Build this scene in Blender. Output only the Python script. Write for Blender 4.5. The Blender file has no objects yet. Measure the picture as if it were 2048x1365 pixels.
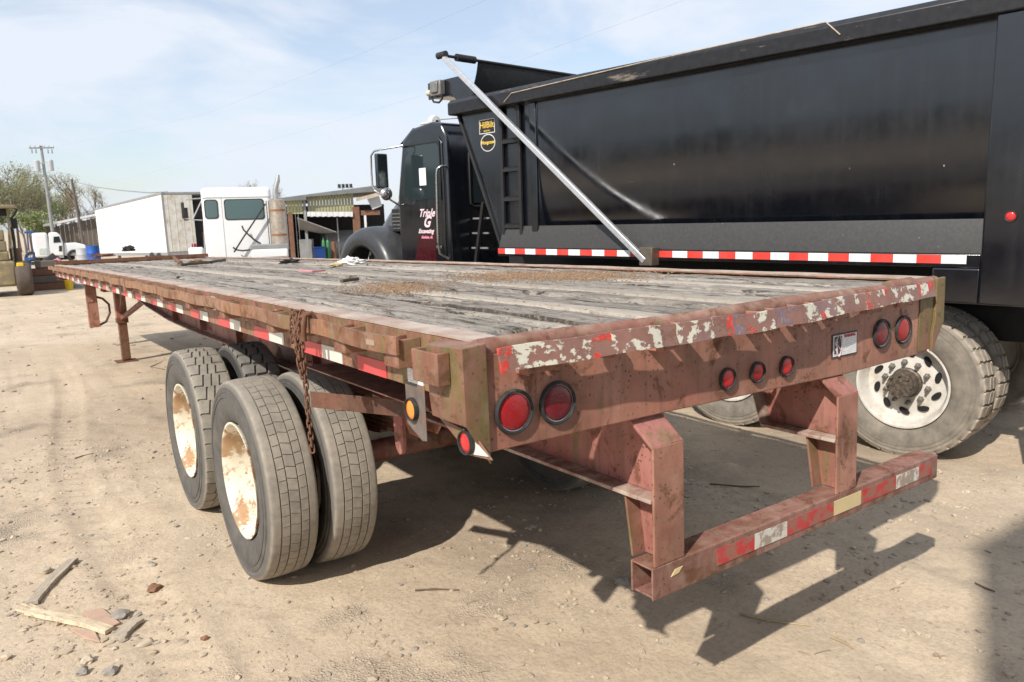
import bpy, bmesh, math, random
import numpy as np
from mathutils import Vector, Matrix
random.seed(7); rng = np.random.default_rng(7)
S = bpy.context.scene
col = S.collection
R = math.radians

# ------------------------------------------------------------------ camera
CAM = np.array([-1.078, -1.648, 1.833]); YAW, PITCH, ROLL, FPX = 0.6097, 0.16338, -0.03082, 1522.79
def _axes():
    cy, sy, cp, sp = math.cos(YAW), math.sin(YAW), math.cos(PITCH), math.sin(PITCH)
    f = np.array([sy*cp, cy*cp, -sp]); r = np.array([cy, -sy, 0.0]); u = np.cross(r, f)
    c, s = math.cos(ROLL), math.sin(ROLL)
    return c*r+s*u, -s*r+c*u, f
CR, CU, CF = _axes()
cd = bpy.data.cameras.new('camera'); cam = bpy.data.objects.new('camera', cd); col.objects.link(cam)
cd.sensor_width = 36.0; cd.lens = FPX/2048*36; cd.clip_end = 3000; cd.clip_start = 0.05
cam.matrix_world = Matrix(((CR[0], CU[0], -CF[0], CAM[0]), (CR[1], CU[1], -CF[1], CAM[1]), (CR[2], CU[2], -CF[2], CAM[2]), (0, 0, 0, 1)))
cd.dof.use_dof = True; cd.dof.focus_distance = 3.6; cd.dof.aperture_fstop = 6.3
S.camera = cam

# ------------------------------------------------------------------ world, sun, exposure
SUN = Vector((1.03, 0.46, -1.0)).normalized()          # the way the light travels
sun_el = math.asin(-SUN.z); sun_az = math.atan2(-SUN.x, -SUN.y)   # azimuth from +Y towards +X
W = bpy.data.worlds.new('World'); S.world = W; W.use_nodes = True
wn = W.node_tree; wn.nodes.clear()
def wnode(t, **k):
    n = wn.nodes.new(t)
    for a, b in k.items(): setattr(n, a, b)
    return n
wo = wnode('ShaderNodeOutputWorld'); wb = wnode('ShaderNodeBackground')
sk = wnode('ShaderNodeTexSky', sky_type='NISHITA', sun_disc=False, sun_elevation=sun_el, sun_rotation=sun_az)
sk.air_density = 1.0; sk.dust_density = 1.0; sk.ozone_density = 1.2
tcw = wnode('ShaderNodeTexCoord')
mp = wnode('ShaderNodeMapping'); mp.inputs['Scale'].default_value = (1.0, 1.0, 3.2); mp.inputs['Rotation'].default_value = (0.25, 0.1, 0.7)
nz = wnode('ShaderNodeTexNoise'); nz.inputs['Scale'].default_value = 3.0; nz.inputs['Detail'].default_value = 8; nz.inputs['Roughness'].default_value = 0.56; nz.inputs['Distortion'].default_value = 0.35
rp = wnode('ShaderNodeValToRGB'); rp.color_ramp.elements[0].position = 0.40; rp.color_ramp.elements[0].color = (0.40, 0.40, 0.40, 1); rp.color_ramp.elements[1].position = 0.57; rp.color_ramp.elements[1].color = (0.97, 0.97, 0.97, 1)
mx = wnode('ShaderNodeMix', data_type='RGBA', blend_type='MIX')
SKY_STRENGTH = 0.112
mx.inputs['B'].default_value = (5.15, 5.55, 6.2, 1)
wn.links.new(tcw.outputs['Generated'], mp.inputs['Vector']); wn.links.new(mp.outputs[0], nz.inputs['Vector'])
wn.links.new(nz.outputs[0], rp.inputs[0]); wn.links.new(rp.outputs[0], mx.inputs['Factor'])
wn.links.new(sk.outputs[0], mx.inputs['A']); wn.links.new(mx.outputs['Result'], wb.inputs['Color'])
wb.inputs['Strength'].default_value = SKY_STRENGTH; wn.links.new(wb.outputs[0], wo.inputs[0])
sd = bpy.data.lights.new('sun', 'SUN'); sd.energy = 3.65; sd.angle = R(0.8); sd.color = (1.0, 0.94, 0.85)
so = bpy.data.objects.new('sun', sd); col.objects.link(so); so.rotation_euler = SUN.to_track_quat('-Z', 'Y').to_euler(); so.location = (-20, -10, 20)
S.view_settings.view_transform = 'Standard'; S.view_settings.look = 'None'; S.view_settings.gamma = 1; S.view_settings.use_curve_mapping = False
S.view_settings.exposure = 0.52

# ------------------------------------------------------------------ small helpers
def zg(x, y):                                            # height of the ground: level here, falling gently into the yard
    return -0.016*min(max(y-6.0, 0.0), 54.0)
class Frame:                                             # a thing's own axes, and pixel -> point on one of its planes
    def __init__(s, o, rz=0.0, rx=0.0):
        s.M = Matrix.Translation(Vector(o)) @ Matrix.Rotation(rz, 4, 'Z') @ Matrix.Rotation(rx, 4, 'X'); s.I = np.array(s.M.inverted()); s.o = o; s.rz = rz; s.rx = rx
    def hit(s, u, v, ax, val):
        d = CF+CR*(u-1024)/FPX-CU*(v-682.5)/FPX
        d = s.I[:3, :3] @ d; c = s.I[:3, :3] @ CAM+s.I[:3, 3]
        i = 'xyz'.index(ax); return c+(val-c[i])/d[i]*d
def at(u, v, D): return CAM+D*(CF+CR*(u-1024)/FPX-CU*(v-682.5)/FPX)
def ground_at(u, D, rz=None):                            # a frame on the ground at depth D under pixel column u, its x to the right as seen
    P = at(u, 450, D)
    return Frame((P[0], P[1], zg(P[0], P[1])), -YAW+math.atan((1024-u)/FPX) if rz is None else rz)
def ground_hit(u, v):
    z = 0.0
    for _ in range(30):
        d = CF+CR*(u-1024)/FPX-CU*(v-682.5)/FPX; t = (z-CAM[2])/d[2]; P = CAM+t*d; z = zg(P[0], P[1])
    return P

def tag(o, label=None, cat=None, group=None, kind=None):
    if label: o['label'] = label
    if cat: o['category'] = cat
    if group: o['group'] = group
    if kind: o['kind'] = kind
    return o
def empty(name, F, label, cat, group=None):
    o = bpy.data.objects.new(name, None); col.objects.link(o); o.empty_display_size = 0.2
    o.matrix_world = F.M; return tag(o, label, cat, group)
def copy_tree(o, parent=None):
    c = o.copy(); col.objects.link(c); c.parent = parent
    for ch in list(o.children): copy_tree(ch, c)
    return c

class MB:
    def __init__(s): s.v = []; s.f = []; s.m = []
    def add(s, vs, fs, mi=0):
        b = len(s.v); s.v += [tuple(p) for p in vs]; s.f += [tuple(b+i for i in f) for f in fs]; s.m += [mi]*len(fs); return s
    def box(s, x0, x1, y0, y1, z0, z1, mi=0):
        if x0 > x1: x0, x1 = x1, x0
        if y0 > y1: y0, y1 = y1, y0
        if z0 > z1: z0, z1 = z1, z0
        return s.add([(x0,y0,z0),(x1,y0,z0),(x1,y1,z0),(x0,y1,z0),(x0,y0,z1),(x1,y0,z1),(x1,y1,z1),(x0,y1,z1)],
                     [(0,3,2,1),(4,5,6,7),(0,1,5,4),(1,2,6,5),(2,3,7,6),(3,0,4,7)], mi)
    def prism(s, poly, ax, a, b, mi=0):                  # polygon in the other two axes, pushed along ax from a to b
        n = len(poly)
        def P(p, t): return (t, p[0], p[1]) if ax == 'x' else ((p[0], t, p[1]) if ax == 'y' else (p[0], p[1], t))
        vs = [P(p, a) for p in poly]+[P(p, b) for p in poly]
        fs = [tuple(range(n)), tuple(range(2*n-1, n-1, -1))]+[(i, i+n, (i+1) % n+n, (i+1) % n) for i in range(n)]
        return s.add(vs, fs, mi)
    def tube(s, pts, r, n=8, closed=False, mi=0, r2=None):
        P = [Vector(p) for p in pts]; m = len(P); b = len(s.v); prev = None
        rs = r if isinstance(r, (list, tuple)) else ([r+(r2-r)*i/max(1, m-1) for i in range(m)] if r2 is not None else [r]*m)
        for i in range(m):
            if closed: t = P[(i+1) % m]-P[i-1]
            else: t = P[min(i+1, m-1)]-P[max(i-1, 0)]
            t.normalize()
            if prev is None:
                a = Vector((0, 0, 1)) if abs(t.z) < .9 else Vector((1, 0, 0)); prev = t.cross(a).normalized()
            q = (prev-t*prev.dot(t)).normalized(); prev = q; w = t.cross(q)
            for k in range(n):
                an = 2*math.pi*k/n; s.v.append(tuple(P[i]+(q*math.cos(an)+w*math.sin(an))*rs[i]))
        for i in range(m if closed else m-1):
            j = (i+1) % m
            for k in range(n): s.f.append((b+i*n+k, b+i*n+(k+1) % n, b+j*n+(k+1) % n, b+j*n+k)); s.m.append(mi)
        if not closed:
            s.f.append(tuple(b+k for k in range(n-1, -1, -1))); s.f.append(tuple(b+(m-1)*n+k for k in range(n))); s.m += [mi, mi]
        return s
    def lathe(s, prof, n, ax='x', c=(0, 0, 0), mi=0, cap=False):   # prof: (along axis, radius)
        b = len(s.v); m = len(prof)
        for (a, r) in prof:
            for k in range(n):
                t = 2*math.pi*k/n; p, q = r*math.cos(t), r*math.sin(t)
                v = (a, p, q) if ax == 'x' else ((q, a, p) if ax == 'y' else (p, q, a)); s.v.append((v[0]+c[0], v[1]+c[1], v[2]+c[2]))
        for i in range(m-1):
            for k in range(n): s.f.append((b+i*n+k, b+(i+1)*n+k, b+(i+1)*n+(k+1) % n, b+i*n+(k+1) % n)); s.m.append(mi)
        if cap:
            s.f.append(tuple(b+k for k in range(n))); s.f.append(tuple(b+(m-1)*n+k for k in range(n-1, -1, -1))); s.m += [mi, mi]
        return s
    def bar(s, a, b, w, h, mi=0, up=(0, 0, 1)):          # rectangular bar from a to b
        a = Vector(a); b = Vector(b); t = (b-a).normalized(); u = Vector(up)
        if abs(t.dot(u)) > .95: u = Vector((1, 0, 0))
        x = t.cross(u).normalized(); y = x.cross(t)
        vs = [p+x*(i*w/2)+y*(j*h/2) for p in (a, b) for (i, j) in ((-1,-1),(1,-1),(1,1),(-1,1))]
        return s.add(vs, [(0,3,2,1),(4,5,6,7),(0,1,5,4),(1,2,6,5),(2,3,7,6),(3,0,4,7)], mi)
    def mesh(s, name, mats, smooth=30):
        me = bpy.data.meshes.new(name); me.from_pydata(s.v, [], s.f)
        for m in (mats if isinstance(mats, (list, tuple)) else [mats]): me.materials.append(m)
        if any(s.m): me.polygons.foreach_set('material_index', s.m)
        bm = bmesh.new(); bm.from_mesh(me); bmesh.ops.recalc_face_normals(bm, faces=bm.faces); bm.to_mesh(me); bm.free()
        if smooth: me.shade_smooth(); me.set_sharp_from_angle(angle=R(smooth))
        return me
    def build(s, name, mats, parent=None, smooth=30, bevel=0, seg=2):
        return put(name, s.mesh(name, mats, smooth), parent, bevel, seg)
def put(name, me, parent=None, bevel=0, seg=2, loc=None, rot=None):
    o = bpy.data.objects.new(name, me); col.objects.link(o); o.parent = parent
    if loc is not None: o.location = loc
    if rot is not None: o.rotation_euler = rot
    if bevel:
        b = o.modifiers.new('bevel', 'BEVEL'); b.width = bevel; b.segments = seg; b.limit_method = 'ANGLE'; b.angle_limit = R(35); b.harden_normals = False
    return o
def npmesh(name, V, Fq, mats, smooth=True):
    me = bpy.data.meshes.new(name); V = np.asarray(V, np.float32); Fq = np.asarray(Fq, np.int32); k = Fq.shape[1]
    me.vertices.add(len(V)); me.vertices.foreach_set('co', V.ravel()); me.loops.add(Fq.size); me.loops.foreach_set('vertex_index', Fq.ravel())
    me.polygons.add(len(Fq)); me.polygons.foreach_set('loop_start', np.arange(0, Fq.size, k, dtype=np.int32))
    me.update(calc_edges=True); me.validate()
    for m in (mats if isinstance(mats, (list, tuple)) else [mats]): me.materials.append(m)
    if smooth: me.shade_smooth()
    return me
def text_mesh(body, size, mat, shear=0.0, bold=0.0, extrude=0.0008, align='CENTER'):
    cu = bpy.data.curves.new('lettering', 'FONT'); cu.body = body; cu.size = size; cu.shear = shear; cu.extrude = extrude; cu.offset = bold
    cu.align_x = align; cu.align_y = 'CENTER'; cu.resolution_u = 3
    o = bpy.data.objects.new('lettering', cu); col.objects.link(o)
    dg = bpy.context.evaluated_depsgraph_get(); me = bpy.data.meshes.new_from_object(o.evaluated_get(dg)); bpy.data.objects.remove(o); bpy.data.curves.remove(cu)
    me.materials.clear(); me.materials.append(mat); return me

def hash2(ix, iy, seed):
    h = (ix.astype(np.int64)*374761393+iy.astype(np.int64)*668265263+seed*1442695041) & 0x7fffffff
    h = ((h ^ (h >> 13))*1274126177) & 0x7fffffff
    return ((h ^ (h >> 16)) & 0xffff)/65535.0
def vnoise(x, y, seed=0):
    ix, iy = np.floor(x), np.floor(y); fx, fy = x-ix, y-iy; fx = fx*fx*(3-2*fx); fy = fy*fy*(3-2*fy)
    a, b, c, d = hash2(ix, iy, seed), hash2(ix+1, iy, seed), hash2(ix, iy+1, seed), hash2(ix+1, iy+1, seed)
    return (a*(1-fx)+b*fx)*(1-fy)+(c*(1-fx)+d*fx)*fy
def fbm(x, y, oct=4, seed=0):
    t = 0; a = .5
    for i in range(oct): t = t+a*vnoise(x*2**i, y*2**i, seed+i*17); a *= .5
    return t

# ------------------------------------------------------------------ materials
class NT:
    def __init__(s, name, rough=0.6, metal=0.0, spec=None):
        s.mat = bpy.data.materials.new(name); s.mat.use_nodes = True; s.t = s.mat.node_tree; s.b = s.t.nodes['Principled BSDF']
        s.b.inputs['Roughness'].default_value = rough; s.b.inputs['Metallic'].default_value = metal
        if spec is not None: s.b.inputs['Specular IOR Level'].default_value = spec
        s.co = s.n('ShaderNodeTexCoord').outputs['Object']
    def n(s, t, **k):
        n = s.t.nodes.new(t)
        for a, b in k.items(): setattr(n, a, b)
        return n
    def set(s, sock, v):
        if isinstance(v, bpy.types.NodeSocket): s.t.links.new(v, sock)
        elif isinstance(v, (tuple, list)) and len(v) == 3 and sock.type == 'RGBA': sock.default_value = (*v, 1)
        else: sock.default_value = v
    def mapped(s, scale=(1,1,1), loc=(0,0,0), rot=(0,0,0), vec=None):
        m = s.n('ShaderNodeMapping'); s.set(m.inputs['Vector'], vec or s.co); m.inputs['Scale'].default_value = scale; m.inputs['Location'].default_value = loc; m.inputs['Rotation'].default_value = rot; return m.outputs[0]
    def noise(s, scale, detail=4, rough=.55, vec=None, dist=0.0, colour=False):
        m = s.n('ShaderNodeTexNoise'); s.set(m.inputs['Vector'], vec or s.co); m.inputs['Scale'].default_value = scale; m.inputs['Detail'].default_value = detail; m.inputs['Roughness'].default_value = rough; m.inputs['Distortion'].default_value = dist
        return m.outputs['Color' if colour else 0]
    def voro(s, scale, vec=None, feat='F1', out='Distance', rnd=1.0):
        m = s.n('ShaderNodeTexVoronoi', feature=feat); s.set(m.inputs['Vector'], vec or s.co); m.inputs['Scale'].default_value = scale; m.inputs['Randomness'].default_value = rnd; return m.outputs[out]
    def ramp(s, fac, stops, interp='LINEAR'):
        m = s.n('ShaderNodeValToRGB'); r = m.color_ramp; r.interpolation = interp
        while len(r.elements) < len(stops): r.elements.new(0.5)
        for e, (p, c) in zip(r.elements, stops):
            e.position = p; c = (c, c, c) if not isinstance(c, (tuple, list)) else c; e.color = (*c, 1)
        s.set(m.inputs[0], fac); return m.outputs[0]
    def mix(s, f, a, b, mode='MIX'):
        m = s.n('ShaderNodeMix', data_type='RGBA', blend_type=mode); s.set(m.inputs[0], f); s.set(m.inputs[6], a); s.set(m.inputs[7], b); return m.outputs[2]
    def math(s, op, a, b=0.0, clamp=False):
        m = s.n('ShaderNodeMath', operation=op, use_clamp=clamp); s.set(m.inputs[0], a); s.set(m.inputs[1], b); return m.outputs[0]
    def sep(s, vec=None):
        m = s.n('ShaderNodeSeparateXYZ'); s.set(m.inputs[0], vec or s.co); return m.outputs
    def rand(s): return s.n('ShaderNodeObjectInfo').outputs['Random']
    def bump(s, h, strength=.3, dist=.01):
        m = s.n('ShaderNodeBump'); m.inputs['Strength'].default_value = strength; m.inputs['Distance'].default_value = dist; s.set(m.inputs['Height'], h); s.set(s.b.inputs['Normal'], m.outputs[0]); return s
    def col(s, c): s.set(s.b.inputs['Base Color'], c); return s
    def rough(s, r): s.set(s.b.inputs['Roughness'], r); return s

def plain(name, c, rough=.6, metal=0.0, var=.25, scale=6, spec=None, dirt=None, dirt_amt=.45):
    n = NT(name, rough, metal, spec)
    f = n.noise(scale, 6, .6); k = n.ramp(f, [(.3, 1-var), (.7, 1.0)])
    c2 = n.mix(1.0, c, k, 'MULTIPLY')
    if dirt: c2 = n.mix(n.ramp(n.noise(scale*1.7, 7, .65), [(1-dirt_amt-.12, 0.0), (1-dirt_amt+.12, .9)]), c2, dirt)
    n.col(c2); n.rough(n.ramp(n.noise(scale*3, 4), [(.3, max(0, rough-.08)), (.7, min(1, rough+.12))])); return n.mat

def rusty(name, base=(.26,.105,.072), base2=(.36,.175,.135), algae=0.25, rust=.4, dust=.25, seed=0):
    n = NT(name, .62, 0, .35)
    L = (seed*3.1, seed*1.7, seed*.9)
    v = n.mapped(loc=L)
    big = n.noise(2.6, 5, .6, v); c = n.mix(n.ramp(big, [(.35, 0.0), (.68, 1.0)]), base, base2)
    c = n.mix(n.ramp(n.noise(7, 6, .65, v), [(.5, 0.0), (.72, .6)]), c, (.30,.075,.06))         # fresher red under the chalk
    st = n.noise(5.5, 5, .6, n.mapped((6, 6, .55), L))                                             # streaks that run down
    c = n.mix(n.math('MULTIPLY', n.ramp(st, [(.49, 0.0), (.72, 1.0)]), .55), c, (.15,.07,.045))
    c = n.mix(n.math('MULTIPLY', n.ramp(n.noise(1.9, 7, .68, n.mapped(loc=(L[0]+2, L[1]+8, L[2]))), [(.45, 0.0), (.62, 1.0)]), .68), c, (.155,.075,.048))       # broad brown grime
    rm = n.ramp(n.noise(9, 9, .72, v, .4), [(.66-rust*.3, 0.0), (.74-rust*.3, 1.0)])
    c = n.mix(n.math('MULTIPLY', rm, .8), c, n.mix(n.noise(40, 4, .6, v), (.07,.03,.018), (.20,.085,.04)))
    sp = n.ramp(n.voro(48, v), [(.13, 1.0), (.24, 0.0)]); sg = n.ramp(n.noise(4, 3, .5, v), [(.44, 0.0), (.56, 1.0)])
    c = n.mix(n.math('MULTIPLY', n.math('MULTIPLY', sp, sg), .8), c, (.055,.03,.022))              # pitting
    al = n.ramp(n.noise(3.2, 6, .62, n.mapped((4.5, 4.5, .9), (L[0]+5, L[1], L[2]))), [(.64-algae*.26, 0.0), (.78-algae*.26, 1.0)])
    c = n.mix(n.math('MULTIPLY', al, .72), c, n.mix(n.noise(30, 4), (.09,.085,.02), (.19,.17,.06)))
    c = n.mix(n.math('MULTIPLY', n.ramp(n.noise(14, 6, .6, v), [(.45, 0.0), (.7, 1.0)]), dust), c, (.42,.33,.25))
    n.col(c); n.rough(n.ramp(rm, [(0, .5), (1, .85)]))
    h = n.math('ADD', n.math('MULTIPLY', rm, -.6), n.math('MULTIPLY', n.noise(60, 5, .7, v), .6))
    return n.bump(h, .35, .004).mat
M = {}
M['red'] = rusty('chalky_red_paint', (.36,.15,.10), (.46,.235,.17), algae=.2, rust=.36, dust=.18)
M['red_algae'] = rusty('chalky_red_paint_with_algae', (.25,.115,.08), (.33,.17,.13), algae=.72, rust=.42, dust=.2, seed=3)
M['algae'] = rusty('algae_covered_paint', (.25,.115,.08), (.33,.17,.13), algae=1.15, rust=.42, dust=.1, seed=4)
M['red_side'] = rusty('side_rail_paint', (.25,.10,.065), (.33,.155,.105), algae=.62, rust=.42, dust=.3, seed=5)
M['rub'] = rusty('rub_rail_paint', (.27,.125,.062), (.34,.19,.11), algae=.42, rust=.5, dust=.3, seed=8)
M['red_pink'] = rusty('faded_pink_red_paint', (.34,.115,.10), (.40,.18,.155), algae=.36, rust=.42, dust=.12, seed=11)
M['frame'] = rusty('underframe_paint', (.17,.055,.042), (.24,.09,.075), algae=.15, rust=.5, dust=.35, seed=14)
M['rust'] = rusty('bare_rusty_steel', (.12,.055,.035), (.17,.08,.05), algae=.05, rust=.8, dust=.15, seed=17)

def dusty_flange():
    n = NT('dusty_rail_top', .8); c = n.mix(n.ramp(n.noise(6, 8, .65), [(.35, 0.0), (.62, 1.0)]), (.31,.20,.155), (.47,.395,.335))
    c = n.mix(n.ramp(n.noise(11, 8, .7), [(.6, 0.0), (.7, .8)]), c, (.20,.105,.075)); n.col(c); return n.bump(n.noise(50, 5), .3, .004).mat
M['flange'] = dusty_flange()

def wood(name, light, dark, smoothness=0.0, axis='y'):
    n = NT(name, .85, 0, .2); rnd = n.rand(); off = n.n('ShaderNodeCombineXYZ'); n.set(off.inputs[1], n.math('MULTIPLY', rnd, 37.0)); n.set(off.inputs[0], n.math('MULTIPLY', rnd, 11.0))
    va = n.n('ShaderNodeVectorMath', operation='ADD'); n.set(va.inputs[0], n.co if axis == 'y' else n.mapped(rot=(0, 0, R(90)))); n.set(va.inputs[1], off.outputs[0]); v = va.outputs[0]
    g = n.noise(1, 10, .72, n.mapped((60, 5.5, 10), vec=v), .5); g2 = n.noise(1, 7, .7, n.mapped((210, 16, 20), vec=v))
    big = n.noise(1, 5, .6, n.mapped((5, 1.1, 5), vec=v))
    c = n.mix(n.ramp(g, [(.32, 0.0), (.6, 1.0)]), dark, light)
    c = n.mix(n.ramp(g2, [(.33, .75), (.5, 0.0)]), c, tuple(x*.35 for x in dark))
    if smoothness < .5:
        cr = n.ramp(n.noise(1, 10, .70, n.mapped((24, 1.7, 10), (3, 9, 0), vec=v), .4), [(.405, 1.0), (.44, 0.0)])
        c = n.mix(n.math('MULTIPLY', cr, .95), c, (.03,.026,.023))
        cr2 = n.ramp(n.noise(1, 8, .68, n.mapped((48, 3.4, 10), (1, 4, 0), vec=v), .3), [(.385, 1.0), (.42, 0.0)]); c = n.mix(n.math('MULTIPLY', cr2, .85), c, (.045,.04,.035))
        c = n.mix(n.math('MULTIPLY', n.ramp(big, [(.48, 0.0), (.7, 1.0)]), .55), c, (.18,.16,.145))
    c = n.mix(n.ramp(n.noise(3.2, 7, .65, v), [(.50, 0.0), (.72, .6)]), c, (.47,.405,.335))           # blown-in sand
    c = n.mix(1.0, c, n.ramp(rnd, [(0, .8), (1, 1.05)]), 'MULTIPLY')
    at_ = n.n('ShaderNodeAttribute'); at_.attribute_name = 'rot'; c = n.mix(n.math('MULTIPLY', n.ramp(n.math('ADD', at_.outputs['Fac'], n.math('MULTIPLY', n.math('SUBTRACT', g2, .5), .9)), [(.35, 0.0), (.7, 1.0)]), .9), c, (.045,.038,.033))  # rotten wood colour; also paints in the dark of gouges and plank gaps
    c = n.mix(n.math('MULTIPLY', n.ramp(n.noise(38, 6, .7, v), [(.5, 0.0), (.66, 1.0)]), .45), c, (.40,.345,.285)); c = n.mix(n.math('MULTIPLY', n.ramp(n.noise(70, 5, .7, v), [(.58, 0.0), (.68, 1.0)]), .5), c, (.12,.10,.085))
    n.col(c); h = n.math('ADD', n.math('MULTIPLY', g, 1.0), n.math('MULTIPLY', g2, .6))
    return n.bump(h, .9 if smoothness < .5 else .25, .012).mat
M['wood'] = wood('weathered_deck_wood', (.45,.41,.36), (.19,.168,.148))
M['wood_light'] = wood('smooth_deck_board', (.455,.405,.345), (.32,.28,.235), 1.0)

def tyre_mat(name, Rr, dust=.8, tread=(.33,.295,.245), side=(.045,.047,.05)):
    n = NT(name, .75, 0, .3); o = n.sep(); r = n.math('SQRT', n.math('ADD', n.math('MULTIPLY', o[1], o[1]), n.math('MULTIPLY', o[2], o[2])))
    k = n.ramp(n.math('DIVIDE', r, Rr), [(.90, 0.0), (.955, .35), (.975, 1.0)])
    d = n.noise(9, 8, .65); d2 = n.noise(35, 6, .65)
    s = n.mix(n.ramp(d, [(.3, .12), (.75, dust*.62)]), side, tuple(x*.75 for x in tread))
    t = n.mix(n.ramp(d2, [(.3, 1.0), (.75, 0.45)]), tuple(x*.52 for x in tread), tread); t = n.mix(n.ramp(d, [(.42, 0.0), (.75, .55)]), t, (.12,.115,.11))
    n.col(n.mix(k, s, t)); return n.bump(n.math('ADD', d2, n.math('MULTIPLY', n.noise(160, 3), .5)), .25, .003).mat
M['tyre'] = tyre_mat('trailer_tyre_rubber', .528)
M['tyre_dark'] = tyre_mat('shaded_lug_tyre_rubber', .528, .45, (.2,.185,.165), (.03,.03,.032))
M['tyre_mud'] = tyre_mat('muddy_lug_tyre_rubber', .545, 1.5, (.43,.37,.30), (.10,.094,.082))

def rim_mat():
    n = NT('rusty_white_rim', .5); f = n.noise(5, 9, .72, dist=.5); o = n.sep()
    c = n.mix(n.ramp(f, [(.515, 0.0), (.575, 1.0)]), (.72,.67,.56), (.33,.15,.06)); c = n.mix(n.ramp(n.noise(14, 8, .7), [(.545, 0.0), (.62, .85)]), c, (.17,.07,.03))
    c = n.mix(n.ramp(n.noise(3, 4), [(.45, 0.0), (.75, .5)]), c, (.62,.53,.34)); n.col(c); return n.bump(f, .3, .004).mat
M['rim'] = rim_mat()
M['rim_grey'] = plain('dusty_pale_steel_rim', (.66,.63,.58), .45, 0, .2, 8, dirt=(.45,.37,.28), dirt_amt=.4)
M['hub'] = plain('greasy_hub', (.09,.07,.055), .55, .3, .4, 20, dirt=(.2,.16,.12), dirt_amt=.45)
M['nut'] = plain('worn_nut', (.35,.33,.30), .35, .8, .4, 40)
M['dark_hole'] = plain('black_opening', (.012,.012,.012), .9)

def lens(name, c):
    n = NT(name, .18, 0, .5); f = n.voro(220); n.col(n.mix(n.ramp(n.noise(18, 5), [(.42, 0.0), (.8, .3)]), c, tuple(min(1, x*.75+.10) for x in c))); n.bump(f, .25, .002); return n.mat
M['lens_red'] = lens('red_lamp_lens', (.34,.010,.013)); M['lens_dark'] = lens('dark_red_lamp_lens', (.16,.008,.016)); M['lens_amber'] = lens('amber_lamp_lens', (.85,.26,.03)); M['lens_bright'] = lens('bright_red_lamp_lens', (.55,.022,.024))
M['grommet'] = plain('rubber_grommet', (.028,.030,.030), .7, 0, .3, 30, dirt=(.14,.125,.105), dirt_amt=.35)
M['chrome'] = plain('dull_chrome', (.62,.62,.62), .22, 1.0, .15, 20)
M['alu'] = plain('brushed_aluminium', (.72,.73,.75), .38, .75, .12, 14, dirt=(.5,.48,.46), dirt_amt=.3)

def tape(name, c, wear=.35):
    n = NT(name, .4); w = n.ramp(n.noise(16, 8, .7), [(.72-wear*.5, 0.0), (.78-wear*.5, 1.0)])
    k = n.mix(n.ramp(n.noise(5, 4), [(.4, 0.0), (.75, .5)]), c, tuple(x*.6+.08 for x in c)); n.col(n.mix(n.math('MULTIPLY', w, .75), k, (.25,.16,.11))); return n.mat
M['tape_red'] = tape('faded_red_tape', (.58,.055,.06), .12); M['tape_white'] = tape('worn_white_tape', (.68,.665,.60), .2); M['tape_yellowed'] = tape('yellowed_tape', (.66,.52,.27), .3)
M['tape_red_worn'] = tape('scuffed_red_tape', (.50,.04,.04), .52); M['tape_white_worn'] = tape('scuffed_white_tape', (.66,.63,.55), .48)
M['tape_red_new'] = tape('bright_red_tape', (.68,.05,.035), 0.02); M['tape_white_new'] = tape('bright_white_tape', (.80,.80,.79), 0.0)
def print_label():                                       # white label with rows of fine grey print
    n = NT('printed_label', .5); o = n.sep(); ln = n.math('SINE', n.math('MULTIPLY', o[2], 900.0)); wd = n.noise(1, 2, .5, n.mapped((90, 90, 300)))
    k = n.math('MULTIPLY', n.ramp(ln, [(.45, 0.0), (.6, 1.0)]), n.ramp(wd, [(.42, 0.0), (.5, 1.0)])); n.col(n.mix(n.math('MULTIPLY', k, .65), (.78,.77,.74), (.25,.3,.4))); return n.mat
M['print'] = print_label()
M['white_paint'] = plain('white_marking_paint', (.78,.76,.70), .55, dirt=(.5,.4,.3), dirt_amt=.3)
M['ink'] = plain('dark_print', (.05,.045,.05), .5); M['ink_red'] = plain('red_print', (.55,.05,.06), .5)
M['pink_letter'] = plain('pale_pink_lettering', (.80,.62,.66), .45, var=.1); M['pink_letter2'] = plain('rose_lettering', (.72,.28,.38), .45, var=.1)
M['gold'] = plain('yellow_gold_lettering', (.72,.50,.09), .4, var=.1)

def peel():                                              # rear rail: old red and white tape, torn off in scabs
    n = NT('peeling_tape_rail', .6); o = n.sep(); x = n.math('ADD', o[0], n.math('MULTIPLY', n.noise(14, 4), .05))
    RD, WT, PU, RS = (.56,.045,.03), (.62,.59,.49), (.19,.135,.17), (.21,.10,.072)
    seg = [(0, RD), (.075, WT), (.33, RD), (.40, WT), (.60, RS), (.66, WT), (.84, RS), (.90, RD), (.93, PU), (1.0, RD), (1.04, WT), (1.15, PU), (1.32, WT), (1.43, RD), (1.46, WT), (1.60, RS), (1.67, WT), (1.76, RD), (1.80, WT), (1.90, RD), (1.94, WT), (2.2, RD), (2.24, WT), (2.30, RD)]
    c = n.ramp(n.math('DIVIDE', x, 2.4), [(p/2.4, cc) for p, cc in seg], 'CONSTANT')
    base = n.mix(n.noise(22, 6, .65), (.17,.075,.055), (.33,.175,.14)); base = n.mix(n.ramp(n.noise(5, 4), [(.55, 0.0), (.66, .45)]), base, (.22,.17,.2))
    m = n.ramp(n.noise(21, 10, .66, n.mapped((.8, 1, 1.1)), .1), [(.51, 0.0), (.53, 1.0)])
    c = n.mix(n.ramp(n.noise(60, 4), [(.5, 0.0), (.7, .35)]), c, (.42,.37,.27)); edge = n.mix(m, base, c); n.col(edge); return n.bump(m, .6, .004).mat
M['peel'] = peel()

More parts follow.
